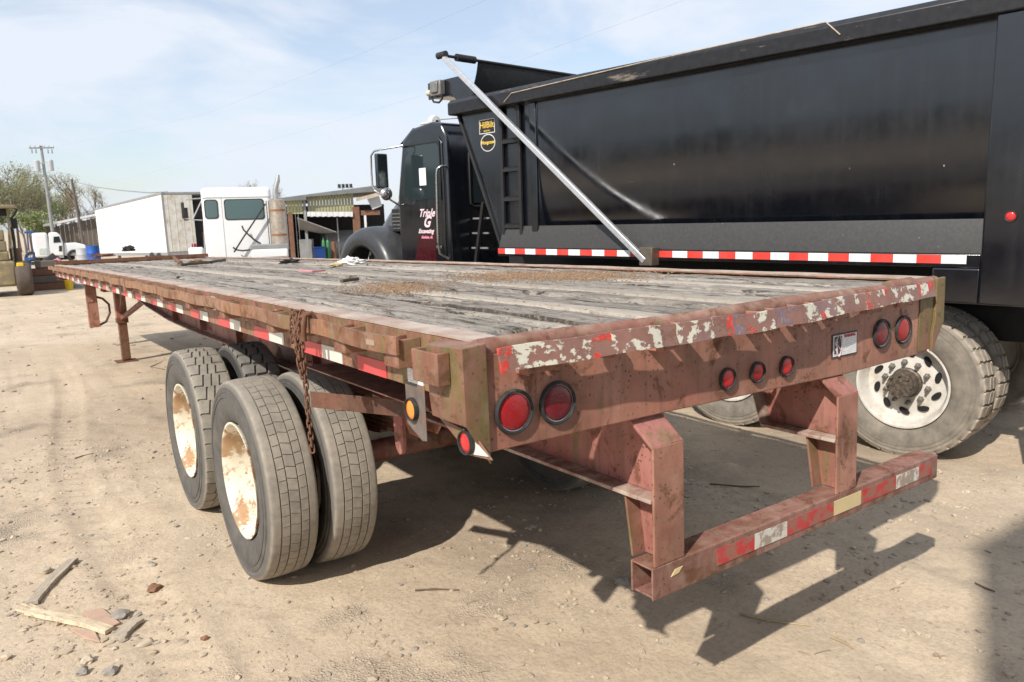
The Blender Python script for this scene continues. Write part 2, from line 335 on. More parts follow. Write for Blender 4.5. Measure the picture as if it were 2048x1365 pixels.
def black_paint():
    n = NT('black_truck_paint', .2, 0, 1.0); f = n.noise(3, 6, .6); d = n.noise(26, 6, .7)
    st = n.noise(1, 6, .6, n.mapped((16, 16, .8)))
    c = n.mix(n.ramp(d, [(.45, 0.0), (.8, .5)]), (.003,.0042,.0075), (.010,.0115,.0145))
    c = n.mix(n.math('MULTIPLY', n.ramp(st, [(.5, 0.0), (.8, 1.0)]), .22), c, (.028,.027,.027))
    sc = n.ramp(n.voro(5.5, n.mapped((1, 1, .55))), [(.018, 1.0), (.03, 0.0)]); c = n.mix(n.math('MULTIPLY', sc, .7), c, (.5,.47,.43))
    sc2 = n.ramp(n.noise(1, 8, .7, n.mapped((1.2, 1.2, 26), rot=(.5, 0, 0))), [(.705, 0.0), (.74, 1.0)]); c = n.mix(n.math('MULTIPLY', sc2, .3), c, (.3,.27,.25))
    n.col(c); n.rough(n.ramp(n.math('ADD', f, n.math('MULTIPLY', st, .4)), [(.45, .12), (.95, .30)])); return n.bump(n.noise(1.1, 3), .035, .05).mat
M['black'] = black_paint()
def dusty_black():
    n = NT('dust_filmed_black_skirt', .5); d = n.noise(40, 6, .7); c = n.mix(n.ramp(d, [(.3, .35), (.75, .95)]), (.016,.016,.017), (.062,.060,.058))
    sc = n.ramp(n.voro(14), [(.03, 1.0), (.05, 0.0)]); n.col(n.mix(n.math('MULTIPLY', sc, .6), c, (.45,.43,.4))); return n.mat
M['skirt'] = dusty_black()
def scuffed():
    n = NT('scuffed_black_top_rail', .4); s1 = n.ramp(n.noise(1, 9, .75, n.mapped((9, 1.5, 9))), [(.60, 0.0), (.66, 1.0)]); c = n.mix(n.ramp(n.noise(20, 6), [(.4, 0.0), (.8, .6)]), (.008,.008,.010), (.028,.028,.029))
    n.col(n.mix(n.math('MULTIPLY', s1, .6), c, (.30,.25,.20))); return n.mat
M['toprail'] = scuffed(); M['scuff'] = plain('bare_scraped_edge', (.52,.42,.32), .6, 0, .5, 20)
M['black_matte'] = plain('matte_black', (.018,.018,.019), .6, 0, .4, 10); M['tarp'] = plain('black_mesh_tarp', (.014,.015,.015), .75, 0, .4, 8)
M['grey_fender'] = plain('sky_greyed_fender', (.045,.047,.05), .32, 0, .2, 3)  # black hood and fenders, greyed to carry the mirrored sky
M['red_stripe'] = plain('dark_red_cab_paint', (.05,.006,.01), .2)
def glass(name, c, rough=.06):
    n = NT(name, rough, 0, .6); n.col(c); return n.mat
M['glass'] = glass('dark_cab_glass', (.02,.03,.034)); M['glass_teal'] = glass('tinted_rear_glass', (.09,.14,.145), .1); M['mirror'] = plain('mirror_back', (.10,.12,.13), .12, .9, .1)
M['paper'] = plain('paper', (.82,.82,.8), .7, var=.06); M['white'] = plain('white_vehicle_paint', (.76,.77,.77), .4, 0, .06, 2, dirt=(.6,.58,.53), dirt_amt=.25)
M['white_dirty'] = plain('grimy_white_door', (.66,.65,.60), .55, 0, .12, 2, dirt=(.42,.34,.24), dirt_amt=.42)
M['van_side'] = plain('bright_white_panel', (.80,.81,.81), .5, 0, .05, 1)
M['blue'] = plain('blue_paint', (.02,.10,.36), .45, 0, .3, 4); M['yellow'] = plain('old_yellow_paint', (.38,.31,.13), .6, 0, .4, 3, dirt=(.19,.15,.10), dirt_amt=.58); M['yellow_bright'] = plain('yellow_plastic', (.80,.55,.02), .5, var=.15)
M['olive_siding'] = plain('olive_yellow_siding', (.31,.30,.165), .6, 0, .3, 2, dirt=(.25,.23,.15), dirt_amt=.4); M['lime_siding'] = plain('pale_lime_siding', (.50,.49,.27), .6, 0, .2, 2)
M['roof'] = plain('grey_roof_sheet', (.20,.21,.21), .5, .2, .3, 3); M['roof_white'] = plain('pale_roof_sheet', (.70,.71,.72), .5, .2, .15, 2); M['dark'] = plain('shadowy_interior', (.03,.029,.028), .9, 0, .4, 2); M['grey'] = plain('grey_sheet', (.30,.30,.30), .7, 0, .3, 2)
M['timber'] = plain('brown_timber', (.20,.10,.06), .8, 0, .4, 5); M['pole'] = plain('grey_utility_pole', (.28,.29,.30), .85, 0, .25, 3); M['steel'] = plain('galvanised_steel', (.42,.43,.44), .45, .6, .2, 6); M['ceramic'] = plain('grey_can', (.45,.47,.49), .5, .1, .1, 5)
M['green'] = plain('green_cylinder_paint', (.05,.22,.09), .4, 0, .25, 6); M['blue_plastic'] = plain('blue_plastic', (.02,.10,.42), .45, 0, .2, 5); M['red_plastic'] = plain('red_plastic', (.42,.03,.04), .5, 0, .25, 6); M['pinkish'] = plain('faded_pink_plastic', (.60,.25,.28), .6)
M['stack'] = plain('rusting_exhaust_shell', (.52,.47,.40), .42, .6, .25, 5, dirt=(.36,.18,.08), dirt_amt=.4); M['rubber'] = plain('black_rubber', (.025,.025,.026), .7, 0, .3, 9)
M['bark'] = plain('tree_bark', (.17,.14,.115), .9, 0, .35, 4)
M['split_wood'] = wood('split_pale_timber', (.72,.60,.43), (.55,.43,.28), 1.0, 'x'); M['grey_scrap'] = wood('grey_scrap_timber', (.52,.45,.355), (.32,.265,.20), 1.0, 'x'); M['bark_scrap'] = plain('pinkish_bark_sheet', (.50,.34,.25), .85, 0, .25, 12)
def leaves(name, a, b):
    n = NT(name, .6, 0, .2); n.col(n.mix(n.ramp(n.noise(.9, 3), [(.3, 0.0), (.7, 1.0)]), a, b)); n.b.inputs['Subsurface Weight'].default_value = 0; return n.mat
M['leaf'] = leaves('spring_leaves', (.17,.18,.095), (.27,.27,.15)); M['leaf2'] = leaves('bright_spring_leaves', (.17,.21,.085), (.27,.31,.14)); M['leaf3'] = leaves('budding_leaves', (.20,.17,.09), (.28,.22,.13))

def ground_mat():
    n = NT('sandy_yard', .92, 0, .2); v = n.co
    big = n.noise(.45, 6, .6); mid = n.noise(2.6, 7, .62); fine = n.noise(45, 7, .7)
    c = n.mix(n.ramp(big, [(.35, 0.0), (.68, 1.0)]), (.52,.412,.297), (.60,.49,.365))
    c = n.mix(n.ramp(mid, [(.45, 0.0), (.72, .55)]), c, (.40,.305,.215))
    c = n.mix(n.ramp(fine, [(.3, .5), (.55, 0.0)]), c, (.25,.205,.15)); c = n.mix(n.ramp(n.noise(120, 4, .7), [(.55, 0.0), (.75, .5)]), c, (.54,.48,.385))
    gv = n.ramp(n.noise(1.1, 6, .65, n.mapped(loc=(7.7, 2.1, 0)), .3), [(.55, 0.0), (.70, 1.0)])                       # gravelly patches
    pc = n.voro(85, out='Color'); pd = n.voro(85)
    pcol = n.mix(n.sep(pc)[0], (.28,.245,.195), (.50,.44,.355)); c = n.mix(n.math('MULTIPLY', gv, .8), c, n.mix(n.ramp(pd, [(.25, 0.0), (.6, .8)]), pcol, (.22,.165,.12)))
    tr = n.noise(1, 5, .6, n.mapped((3.2, .16, 1), rot=(0, 0, .16)))                                                   # faint wheel tracks along the yard
    c = n.mix(n.math('MULTIPLY', n.ramp(tr, [(.5, 0.0), (.66, 1.0)]), .35), c, (.325,.275,.205))
    for (cx, cy, r_, am) in ((2.35, 2.5, 1.25, .55), (3.9, 1.5, 1.1, .45), (1.2, 1.75, .6, .35), (3.5, .1, .7, .25), (-.2, 6.5, 1.5, .25)):        # damp, oily soil
        vm = n.n('ShaderNodeVectorMath', operation='DISTANCE'); n.set(vm.inputs[0], n.co); vm.inputs[1].default_value = (cx, cy, 0); q = n.math('ADD', n.math('DIVIDE', vm.outputs['Value'], r_), n.math('MULTIPLY', n.math('SUBTRACT', mid, .5), 1.6))
        c = n.mix(n.math('MULTIPLY', n.ramp(q, [(.45, 1.0), (1.0, 0.0)]), am), c, (.22,.17,.128))
    n.col(c); h = n.math('ADD', n.math('MULTIPLY', fine, .5), n.math('ADD', n.math('MULTIPLY', n.math('MULTIPLY', gv, n.ramp(pd, [(0, 1.0), (.6, 0.0)])), .9), n.math('MULTIPLY', n.noise(14, 6, .65), .8)))
    return n.bump(h, .8, .013).mat
M['ground'] = ground_mat()
def stone_mat():
    n = NT('yard_stone', .85); r = n.voro(9, out='Color'); s = n.sep(r); c = n.mix(s[0], (.35,.285,.21), (.50,.42,.32)); c = n.mix(n.ramp(s[1], [(.78, 0.0), (.84, 1.0)]), c, (.29,.255,.215)); c = n.mix(n.ramp(s[2], [(.90, 0.0), (.94, .7)]), c, (.36,.25,.17))
    n.col(c); return n.bump(n.noise(70, 5), .3, .004).mat
M['stone'] = stone_mat(); M['brown_stone'] = plain('brown_stone', (.25,.13,.075), .8, 0, .4, 25); M['grey_stone'] = plain('grey_stone', (.34,.31,.27), .8, 0, .35, 25); M['pale_stone'] = plain('pale_stone', (.52,.44,.33), .8, 0, .3, 25)
M['chips'] = plain('orange_rotten_wood', (.40,.25,.145), .9, 0, .5, 30); M['straw'] = plain('straw', (.40,.32,.19), .85); M['twig'] = plain('dry_twig', (.13,.09,.06), .9)

# ------------------------------------------------------------------ ground: one sheet, fine near the camera, coarse to the horizon
def axis_steps(lo, hi, fine, far):
    a = list(np.arange(lo, hi+1e-6, fine)); st = fine
    up = [hi]; 
    while up[-1] < far: st *= 1.35; up.append(up[-1]+st)
    st = fine; dn = [lo]
    while dn[-1] > -far: st *= 1.35; dn.append(dn[-1]-st)
    return np.array(dn[:0:-1]+a+up[1:])
def ground_h(x, y):
    near = np.clip(1-np.maximum(np.abs(x-1.5)-4.5, np.abs(y-3)-6)/4, 0, 1)
    h = (fbm(x*1.1, y*1.1, 4, 3)-.47)*.035+(fbm(x*5, y*5, 4, 9)-.47)*.024+(fbm(x*19, y*19, 3, 21)-.43)*.010*(.4+1.2*vnoise(x*.8, y*.8, 77))
    ru = np.sin((x+.16*y)*2*math.pi/1.9+2.2*vnoise(x*.2, y*.2, 5))*.006
    for (a0, b0, ph) in ((-2.15, .045, 0), (-1.75, .045, 1.3), (-.62, .02, .5), (2.9, -.05, 2.0)):                            # tyre tracks
        xc = a0+b0*(y-3)**2*.35+.06*np.sin(y*.9+ph); q = np.exp(-((x-xc)/.12)**4); h = h*(1-.6*q)-.013*q+.006*q*np.sin(y*42+np.sin((x-xc)*26)*1.5)+.008*np.exp(-((np.abs(x-xc)-.15)/.035)**2)*vnoise(x*7, y*7, 51)
    for (cx, cy) in [(w, a) for w in (.03, .35, 2.09, 2.41) for a in (2.29, 3.53)]+[(4.4, 1.2), (4.2, 2.55)]:
        h = h*(1-.85*np.exp(-(((x-cx)/.25)**2+((y-cy)/.25)**2)))
    return (h+ru)*near-.016*np.clip(y-6, 0, 54)
gx, gy = axis_steps(-3.5, 6.5, .03, 1500), axis_steps(-1.0, 7.5, .03, 1500)
GX, GY = np.meshgrid(gx, gy); GZ = ground_h(GX, GY)
nx, ny = len(gx), len(gy); idx = np.arange(nx*ny).reshape(ny, nx)
ground = put('ground', npmesh('ground', np.stack([GX.ravel(), GY.ravel(), GZ.ravel()], 1), np.stack([idx[:-1, :-1].ravel(), idx[:-1, 1:].ravel(), idx[1:, 1:].ravel(), idx[1:, :-1].ravel()], 1), M['ground']))
tag(ground, 'pale sandy dirt yard with gravel and wheel ruts', None, None, 'structure')
def gz(x, y): return float(ground_h(np.array([x], float), np.array([y], float))[0])

# ------------------------------------------------------------------ the flatbed trailer
TR_RX = -0.019
FT = Frame((0, 0, 0), 0, TR_RX)
trailer = empty('flatbed_trailer', FT, 'long rusty red flatbed semi trailer with weathered plank deck and dual wheels', 'trailer')
T = trailer; WID = 2.44; LEN = 12.94
def tz(zworld, y): return zworld+.019*y

def sweep(b, poly, ys):                                  # cross-section carried along y
    n = len(poly); vs = [(p[0], y, p[1]) for y in ys for p in poly]; m = len(ys)
    fs = [(i*n+k, i*n+(k+1) % n, (i+1)*n+(k+1) % n, (i+1)*n+k) for i in range(m-1) for k in range(n)]+[tuple(range(n)), tuple(range(m*n-1, (m-1)*n-1, -1))]
    return b.add(vs, fs)
def camber(y): return .018*math.sin(math.pi*min(1, max(0, y/12.94)))   # the deck is arched a little, as flatbeds are
# side rails
for s, nm in ((0, 'left'), (1, 'right')):
    X = (lambda v: v) if s == 0 else (lambda v: WID-v)
    b = MB(); poly = [(X(0), 1.318), (X(.06), 1.318), (X(.06), 1.330), (X(.012), 1.330), (X(.012), 1.488), (X(.09), 1.488), (X(.09), 1.496), (X(0), 1.496)]
    sweep(b, poly, np.linspace(.06, LEN, 60)); b.build('side_rail', M['red_side'], T, bevel=.003)
    b = MB(); n = 120
    top = []
    for i in range(n+1):
        y = .05+(LEN-.05)*i/n; w = .0035*math.sin(i*1.3)+.003*math.sin(i*.37)
        top += [(X(-.002), y, 1.497+w*.3), (X(-.002), y, 1.5045+w*.3), (X(.087+w), y, 1.5045), (X(.087+w), y, 1.497)]
    fs = []
    for i in range(n):
        for k in range(4): fs.append((i*4+k, i*4+(k+1) % 4, i*4+4+(k+1) % 4, i*4+4+k))
    fs += [(0, 1, 2, 3), (n*4, n*4+3, n*4+2, n*4+1)]
    b.add(top, fs).build('rail_top', M['flange'], T, 40)

# rub rail on the left, bent a little between the pockets, and its pockets and spools
def strip(path, t, z0, z1, wob=0.0):                     # an upright flat bar that follows path [(x,y)]
    vs, fs = [], []
    for i, (x, y, dz) in enumerate(path): vs += [(x, y, z0+dz), (x-t, y, z0+dz), (x-t, y, z1+dz), (x, y, z1+dz)]
    for i in range(len(path)-1):
        for k in range(4): fs.append((i*4+k, i*4+(k+1) % 4, i*4+4+(k+1) % 4, i*4+4+k))
    n = len(path)-1; fs += [(0, 1, 2, 3), (n*4, n*4+3, n*4+2, n*4+1)]; return vs, fs
pk = [.40, .80]+[1.56+.765*k for k in range(15)]; spl = [1.18]+[1.94+.765*k for k in range(14)]
for s in (0, 1):
    pth = []
    for i in range(241):
        y = .34+(LEN-.40)*i/240; ph = (y-.8)/.3825*math.pi
        pth.append((-.084+.0045*math.sin(ph)+.003*math.sin(y*7.3), y, .003*math.sin(ph*1.0+.6)+.002*math.sin(y*3.1)))
    vs, fs = strip(pth, .009, 1.438, 1.493)
    if s: vs = [(WID-a, b_, c) for a, b_, c in vs]
    MB().add(vs, fs).build('rub_rail', M['rub'], T, 40)
pocket = MB()
for (x0, x1, y0, y1) in ((-.080, -.0005, -.05, -.042), (-.080, -.0005, .042, .05), (-.080, -.073, -.042, .042)): pocket.box(x0, x1, y0, y1, 1.395, 1.483)
pm = pocket.mesh('stake_pocket', M['red_side']); spm = MB().tube([(-.042, 0, 1.415), (-.042, 0, 1.474)], .030, 14).mesh('pipe_spool', M['rub'])
for y in pk: put('stake_pocket', pm, T, .003, loc=(0, y, 0))
for y in spl: put('pipe_spool', spm, T, loc=(0, y, 0))
cp = MB()
for (x0, x1, y0, y1) in ((-.118, -.0785, .045, .051), (-.118, -.012, .182, .188), (-.118, -.112, .051, .182)): cp.box(x0, x1, y0, y1, 1.392, 1.482)
cp.build('stake_pocket', M['red_side'], T, bevel=.004)
for y in pk[::2]: put('stake_pocket', pm, T, .003, loc=(WID, y, 0), rot=(0, 0, math.pi))

# tape on the left side rail
for k in range(18):
    y = .985+.655*k
    if y+.5 > LEN: break
    jz = random.uniform(-.002, .002); e = random.uniform(-.02, .02)
    MB().box(-.0035, -.0003, y+e, y+.185, 1.322+jz, 1.376+jz).build('white_tape', M['tape_white'], T)
    MB().box(-.003, -.0003, y+.188, y+.43+e, 1.321+jz, 1.374+jz).build('red_tape', M['tape_red'], T)
MB().box(-.003, -.0003, .60, .83, 1.320, 1.374).build('red_tape', M['tape_red'], T)
MB().box(-.0035, -.0003, .345, .445, 1.322, 1.358).box(-.0034, -.0003, .405, .445, 1.3581, 1.378).build('printed_label', M['print'], T)
MB().box(-.0985, -.0955, .47, .56, 1.455, 1.472).build('faded_stencil', tape('faded_stencil', (.62,.56,.45), .75), T)
for (y, z) in ((1.62, 1.43), (2.75, 1.43)): MB().box(-.003, -.0004, y, y+.09, z-.03, z+.045).build('white_label', M['tape_white'], T)

# rear sill: a deep plate with a rolled top lip, rub rail with torn tape, corner posts
b = MB(); poly = [(.0, 1.20), (.7, 1.192), (1.7, 1.170), (2.335, 1.178), (2.438, 1.30), (2.438, 1.47), (0, 1.47)]
b.prism(poly, 'y', .0, .012); b.box(.02, 2.42, .012, .07, 1.21, 1.222); b.build('rear_sill', M['red'], T, bevel=.004)
lip = []
for i in range(61):
    x = .0+2.43*i/60; lip.append((x, .028+.004*math.sin(x*3.7), 1.476+.004*math.sin(x*5.1+1)+(.012 if 2.05 < x < 2.25 else 0)))
MB().tube(lip, .031, 12).build('rear_lip', rusty('rear_lip_paint', (.23,.10,.07), (.38,.22,.17), .12, .42, .55, 21), T, 60)
vs, fs = [], []; N = 96
for i in range(N+1):
    x = .004+2.332*i/N; t = x/2.4; yb = -.072-.026*math.sin(math.pi*min(1, t*1.15))+.045*t*t+.0035*math.sin(x*9)+.003*math.sin(x*23); zz = .003*math.sin(x*4.2)+.002*math.sin(x*17)
    vs += [(x, yb+.002, 1.428+zz), (x, yb-.006, 1.428+zz), (x, yb+.008, 1.492+zz), (x, yb+.016, 1.492+zz)]
for i in range(N):
    for k in range(4): fs.append((i*4+k, i*4+(k+1) % 4, i*4+4+(k+1) % 4, i*4+4+k))
fs += [(0, 1, 2, 3), (N*4, N*4+3, N*4+2, N*4+1)]
MB().add(vs, fs).build('rear_rub_rail', M['peel'], T, 40)
for i, x in enumerate((.155, .66, 1.13, 1.36, 1.58, 1.84, 2.12)):
    t = x/2.4; yb = -.070-.026*math.sin(math.pi*min(1, t*1.15))+.045*t*t
    b = MB(); w = .055
    b.box(x-w, x-w+.008, yb+.018, -.0005, 1.405, 1.485); b.box(x+w-.008, x+w, yb+.018, -.0005, 1.405, 1.485); b.box(x-w+.008, x+w-.008, yb+.018, yb+.025, 1.41, 1.484)
    b.build('rear_stake_pocket', M['red'], T, bevel=.003)
for x in (.41, .90): MB().tube([(x, -.034, 1.415), (x, -.034, 1.484)], .026, 12).build('rear_spool', M['red'], T)
# left corner post and skirt plate
b = MB(); vs = [(-.002, -.016, 1.502), (-.002, -.016, 1.172), (-.040, -.016, 1.232), (-.076, -.016, 1.288), (-.078, -.016, 1.497), (-.076, .08, 1.287), (-.076, .165, 1.288), (-.076, .175, 1.34), (-.078, .175, 1.490), (-.030, .175, 1.497), (-.002, .02, 1.503)]
b.add(vs, [(0, 1, 2, 3, 4), (4, 3, 5, 6, 7, 8), (0, 4, 8, 9, 10)]); o = b.build('corner_post', M['red_algae'], T, 30); q = o.modifiers.new('plate', 'SOLIDIFY'); q.thickness = .008; q.offset = -1; q = o.modifiers.new('fold', 'BEVEL'); q.width = .007; q.segments = 3; q.limit_method = 'ANGLE'
px = lambda u, v, x: (FT.hit(u, v, 'x', x)[1], FT.hit(u, v, 'x', x)[2])
MB().prism([px(876, 834, -.040), px(950, 872, -.040), px(984, 922, -.040), px(940, 912, -.040)], 'x', -.040, -.034).build('corner_gusset', M['red_algae'], T, bevel=.002)
MB().prism([px(926, 858, -.043), px(976, 914, -.043), px(943, 909, -.043)], 'x', -.0435, -.0405).build('white_triangle', M['white_paint'], T)
b = MB(); b.prism([(2.372, 1.503), (2.446, 1.506), (2.446, 1.305), (2.352, 1.178), (2.352, 1.26), (2.372, 1.33)], 'y', -.016, -.0005); b.prism([(.0, 1.5), (.22, 1.5), (.22, 1.30), (.0, 1.26)], 'x', 2.441, 2.448)
b.build('corner_post', M['algae'], T, bevel=.005, seg=3)
MB().prism([(2.255, 1.44), (2.371, 1.44), (2.351, 1.262), (2.345, 1.192), (2.25, 1.188)], 'y', -.006, -.0008).build('corner_patch', M['algae'], T, bevel=.002)

# lamps: rubber grommet, bezel, lens
def lamp(c, ax, r, lensm, parent=T, chrome=True, name='tail_lamp', proud=.012):
    sg = -1
    def P(prof): return [(sg*a, q) for a, q in prof]
    b = MB(); b.lathe(P([(0, r*1.25), (proud*.7, r*1.25), (proud*1.15, r*1.19), (proud*1.1, r*1.10), (proud*.4, r*1.06)]), 40, ax, c)
    g = b.build(name, M['grommet'], parent, 50)
    b = MB(); b.lathe(P([(proud*.45, r*1.075), (proud*.6, r*1.05), (proud*.55, r*1.02)]), 40, ax, c); b.build('bezel', M['chrome'], g, 50)
    b = MB(); b.lathe(P([(proud*.5, r*1.03), (proud*.75, r*.97), (proud*.95, r*.6), (proud*1.0, r*.02)]), 40, ax, c); b.build('lens', lensm, g, 60)
    return g
def P2(u, v): h = FT.hit(u, v, 'y', 0.0); return h[0], h[2]
for (u, v, r, m) in ((1024, 824, .051, 'lens_red'), (1111, 806, .051, 'lens_dark'), (1760, 668, .049, 'lens_dark'), (1803, 660, .049, 'lens_red'), (1451, 758, .031, 'lens_bright'), (1511, 745, .031, 'lens_red'), (1569, 733, .031, 'lens_bright')):
    x, z = P2(u, v); lamp((x+.004, -.0008, z), 'y', r, M[m], name='tail_lamp' if r > .04 else 'marker_lamp')
h = FT.hit(825, 820, 'x', -.008); hy, hz = h[1], h[2]
b = MB(); b.prism([(hy-.075, hz+.085), (hy+.05, hz+.085), (hy+.05, hz-.055), (hy-.045, hz-.095), (hy-.075, hz-.09)], 'x', -.004, .0); b.build('lamp_bracket', plain('weathered_grey_bracket', (.17,.145,.13), .75, 0, .4, 18, dirt=(.26,.12,.06), dirt_amt=.4), T, bevel=.002)
lamp((-.0045, hy, hz), 'x', .030, M['lens_amber'], name='marker_lamp', proud=.014)
h = FT.hit(932, 886, 'x', -.052); lamp((-.0445, h[1], h[2]), 'x', .027, M['lens_bright'], name='marker_lamp', proud=.014)
# registration sticker with a dark emblem panel and print
x0, z0 = P2(1677, 673); x1, z1 = P2(1722, 708)
b = MB(); b.box(1.600, 1.772, -.0035, -.0005, 1.246, 1.340); st = b.build('sticker', plain('sticker_backing', (.06,.05,.05), .6), T)
MB().box(1.606, 1.766, -.0050, -.0036, 1.252, 1.334).build('sticker_face', M['print'], st)
MB().box(1.612, 1.662, -.0062, -.0051, 1.262, 1.330).build('emblem_panel', M['ink'], st)
b = MB(); b.tube([(1.640+.017*math.cos(a), -.0072, 1.292+.042*math.sin(a)) for a in np.linspace(0, 6.28, 25)[:-1]], .0022, 6, True); b.tube([(1.617, -.0072, 1.312), (1.658, -.0072, 1.268)], .002, 6); b.tube([(1.619, -.0072, 1.322), (1.632, -.0072, 1.264)], .0017, 6)
b.build('emblem', plain('emblem_pale', (.70,.55,.58), .5), st)
me = text_mesh('S', .05, M['white_paint']); put('emblem_letter', me, st, loc=(1.624, -.0066, 1.292), rot=(R(90), 0, 0))
me = text_mesh('WARNING', .016, M['ink_red'], bold=.0006); put('sticker_heading', me, st, loc=(1.716, -.0056, 1.326), rot=(R(90), 0, 0))

# deck planks
edges = [(.089, .285, 0), (.29, .497, 0), (.502, .705, 0), (.71, .825, 1), (.83, 1.033, 0), (1.04, 1.245, 0), (1.25, 1.372, 1), (1.378, 1.575, 0), (1.58, 1.775, 0), (1.78, 1.885, 1), (1.89, 2.115, 0), (2.12, 2.351, 0)]
holes = [(1.04, .42, .065, .36, .05), (1.05, .95, .05, .30, .04), (1.06, 1.40, .06, .26, .045), (.40, .5, .02, .5, .03), (1.47, .5, .02, .4, .035), (2.0, .7, .02, .5, .035), (.2, 1.6, .015, .7, .03), (.6, 1.3, .02, .45, .03), (1.68, 1.2, .02, .5, .04), (.93, 2.2, .02, .6, .035), (2.2, 2.6, .03, .7, .04), (.28, .17, .09, .05, .04), (1.30, .14, .10, .05, .035), (1.9, 3.9, .07, .5, .05), (2.0, 5.2, .06, .4, .05), (1.57, 2.6, .03, .5, .045), (.50, 2.9, .02, .5, .03), (1.1, 3.6, .04, .5, .04), (.70, 5.5, .03, .6, .03), (2.28, .9, .03, .25, .03), (1.58, .7, .02, .35, .03), (.29, 5, .02, .8, .03), (1.88, 1.9, .03, .2, .03), (2.12, 1.6, .03, .4, .03)]
for pi, (xa, xb, sm) in enumerate(edges):
    cuts = [.085, LEN-.06] if sm else sorted([.085, LEN-.06]+([random.uniform(4, 8)] if pi % 2 else [random.uniform(3, 5), random.uniform(8, 10)]))
    for ci in range(len(cuts)-1):
        y0, y1 = cuts[ci]+.003*ci, cuts[ci+1]-.003; m = 8; ny_ = int((y1-y0)/(.028 if cuts[ci] < 4 else .06)); xs = np.array([0, 0, .05, .12, .22, .35, .5, .65, .78, .88, .95, 1, 1])
        ys = np.linspace(y0, y1, ny_+1); XX, YY = np.meshgrid(xs, ys); sd_ = pi*31+ci*7
        rot = 0.35 if sm else 1.0
        el = np.maximum(0, fbm(YY[:, 0]*2.6, YY[:, 0]*0+sd_, 6, sd_)-.5)*.11*rot+(vnoise(YY[:, 0]*9, YY[:, 0]*0, sd_)*.004)
        er = np.maximum(0, fbm(YY[:, 0]*2.6, YY[:, 0]*0+sd_+9, 6, sd_+3)-.5)*.11*rot+(vnoise(YY[:, 0]*9, YY[:, 0]*0, sd_+5)*.004)
        A = xa+el+(.003 if not sm else 0); B_ = xb-er-(.003 if not sm else 0); XW = A[:, None]+(B_-A)[:, None]*XX
        Z = 1.492+(rng.random()-.5)*.006*rot-.006*rot*(2*XX-1)**2+rot*((fbm(XW*28, YY*1.3, 4, sd_)-.47)*.016+(fbm(XW*9, YY*4, 4, sd_+2)-.47)*.010)
        ROT_SHADE = np.clip((fbm(XW*16, YY*2.2, 4, sd_+8)-.58)*5, 0, 1)*.6
        for (hx, hy_, rx_, ry_, dp) in holes:
            q = ((XW-hx)/rx_)**2+((YY-hy_)/ry_)**2+(fbm(XW*14, YY*7, 4, 55)-.47)*2.2; k_ = np.clip((1.3-q)*1.6, 0, 1)*(1 if rot > .5 else 0); Z = Z-dp*1.7*k_; ROT_SHADE = np.maximum(ROT_SHADE, k_)
        endf = np.exp(-((YY-y0)/.05))+np.exp(-((y1-YY)/.05)); Z = Z-.012*rot*endf*vnoise(XW*30, YY*0, sd_+4)
        Z[:, 0] -= .04; Z[:, -1] -= .04
        V = np.stack([XW.ravel(), YY.ravel(), Z.ravel()], 1); w = len(xs); I = np.arange(V.shape[0]).reshape(-1, w)
        Fq = np.stack([I[:-1, :-1].ravel(), I[:-1, 1:].ravel(), I[1:, 1:].ravel(), I[1:, :-1].ravel()], 1)
        me_ = npmesh('plank', V, Fq, M['wood_light' if sm else 'wood']); ROT_SHADE[:, [0, -1]] = 1.0; ROT_SHADE[:, [1, -2]] = np.maximum(ROT_SHADE[:, [1, -2]], (.3+.7*vnoise(YY[:, [1, -2]]*5, XX[:, [1, -2]]*9, sd_))); at_ = me_.attributes.new('rot', 'FLOAT', 'POINT'); at_.data.foreach_set('value', (ROT_SHADE*rot).ravel().astype(np.float32)); put('plank', me_, T)  # plank edges painted dark so the shaded gaps read as seams
MB().box(.02, 2.42, LEN-.055, LEN-.01, 1.50, 1.565).build('front_lip', M['rust'], T, bevel=.004); MB().box(.02, 2.42, LEN-.012, LEN, 1.25, 1.499).build('front_plate', M['rust'], T, bevel=.004)

# main beams, cross members, outriggers
for xc in (.643, 1.644):
    prof = ([(.02, .935)] if xc < 1 else [(.02, .935), (.30, .935), (.36, 1.12), (1.7, 1.12), (2.0, .935)])+[(5.9, .925), (7.2, .955), (8.4, 1.03), (9.5, 1.13), (10.4, 1.18), (12.9, 1.19)]
    web = MB().prism(prof+[(12.9, 1.42), (.02, 1.42)], 'x', xc-.006, xc+.006); web.build('main_beam_web', M['red_pink'], T)
    b = MB(); vs, fs = [], []
    for (y, z) in prof: vs += [(xc-.075, y, z-.014), (xc+.075, y, z-.014), (xc+.075, y, z-.0005), (xc-.075, y, z-.0005)]
    for i in range(len(prof)-1):
        for k in range(4): fs.append((i*4+k, i*4+(k+1) % 4, i*4+4+(k+1) % 4, i*4+4+k))
    e = (len(prof)-1)*4; fs += [(0, 1, 2, 3), (e, e+3, e+2, e+1)]; b.add(vs, fs); b.build('main_beam_flange', plain('dusty_flange_paint', (.30,.15,.12), .8, 0, .35, 10, dirt=(.46,.38,.31), dirt_amt=.5), T, bevel=.002)
    for y in (1.0, 2.9, 4.6, 5.8, 7.0, 8.2):
        for sx in (-1, 1): MB().box(xc+sx*.0065, xc+sx*.06, y, y+.01, (1.13 if (xc > 1 and y < 1.5) else .95) if y < 7.5 else 1.08, 1.41).build('web_stiffener', M['frame'], T)
for k in range(27):
    y = .33+.467*k
    b = MB(); b.box(.02, 2.42, y-.004, y+.004, 1.345, 1.448); b.box(.02, 2.42, y-.03, y+.03, 1.337, 1.345); b.build('cross_member', M['frame'], T)
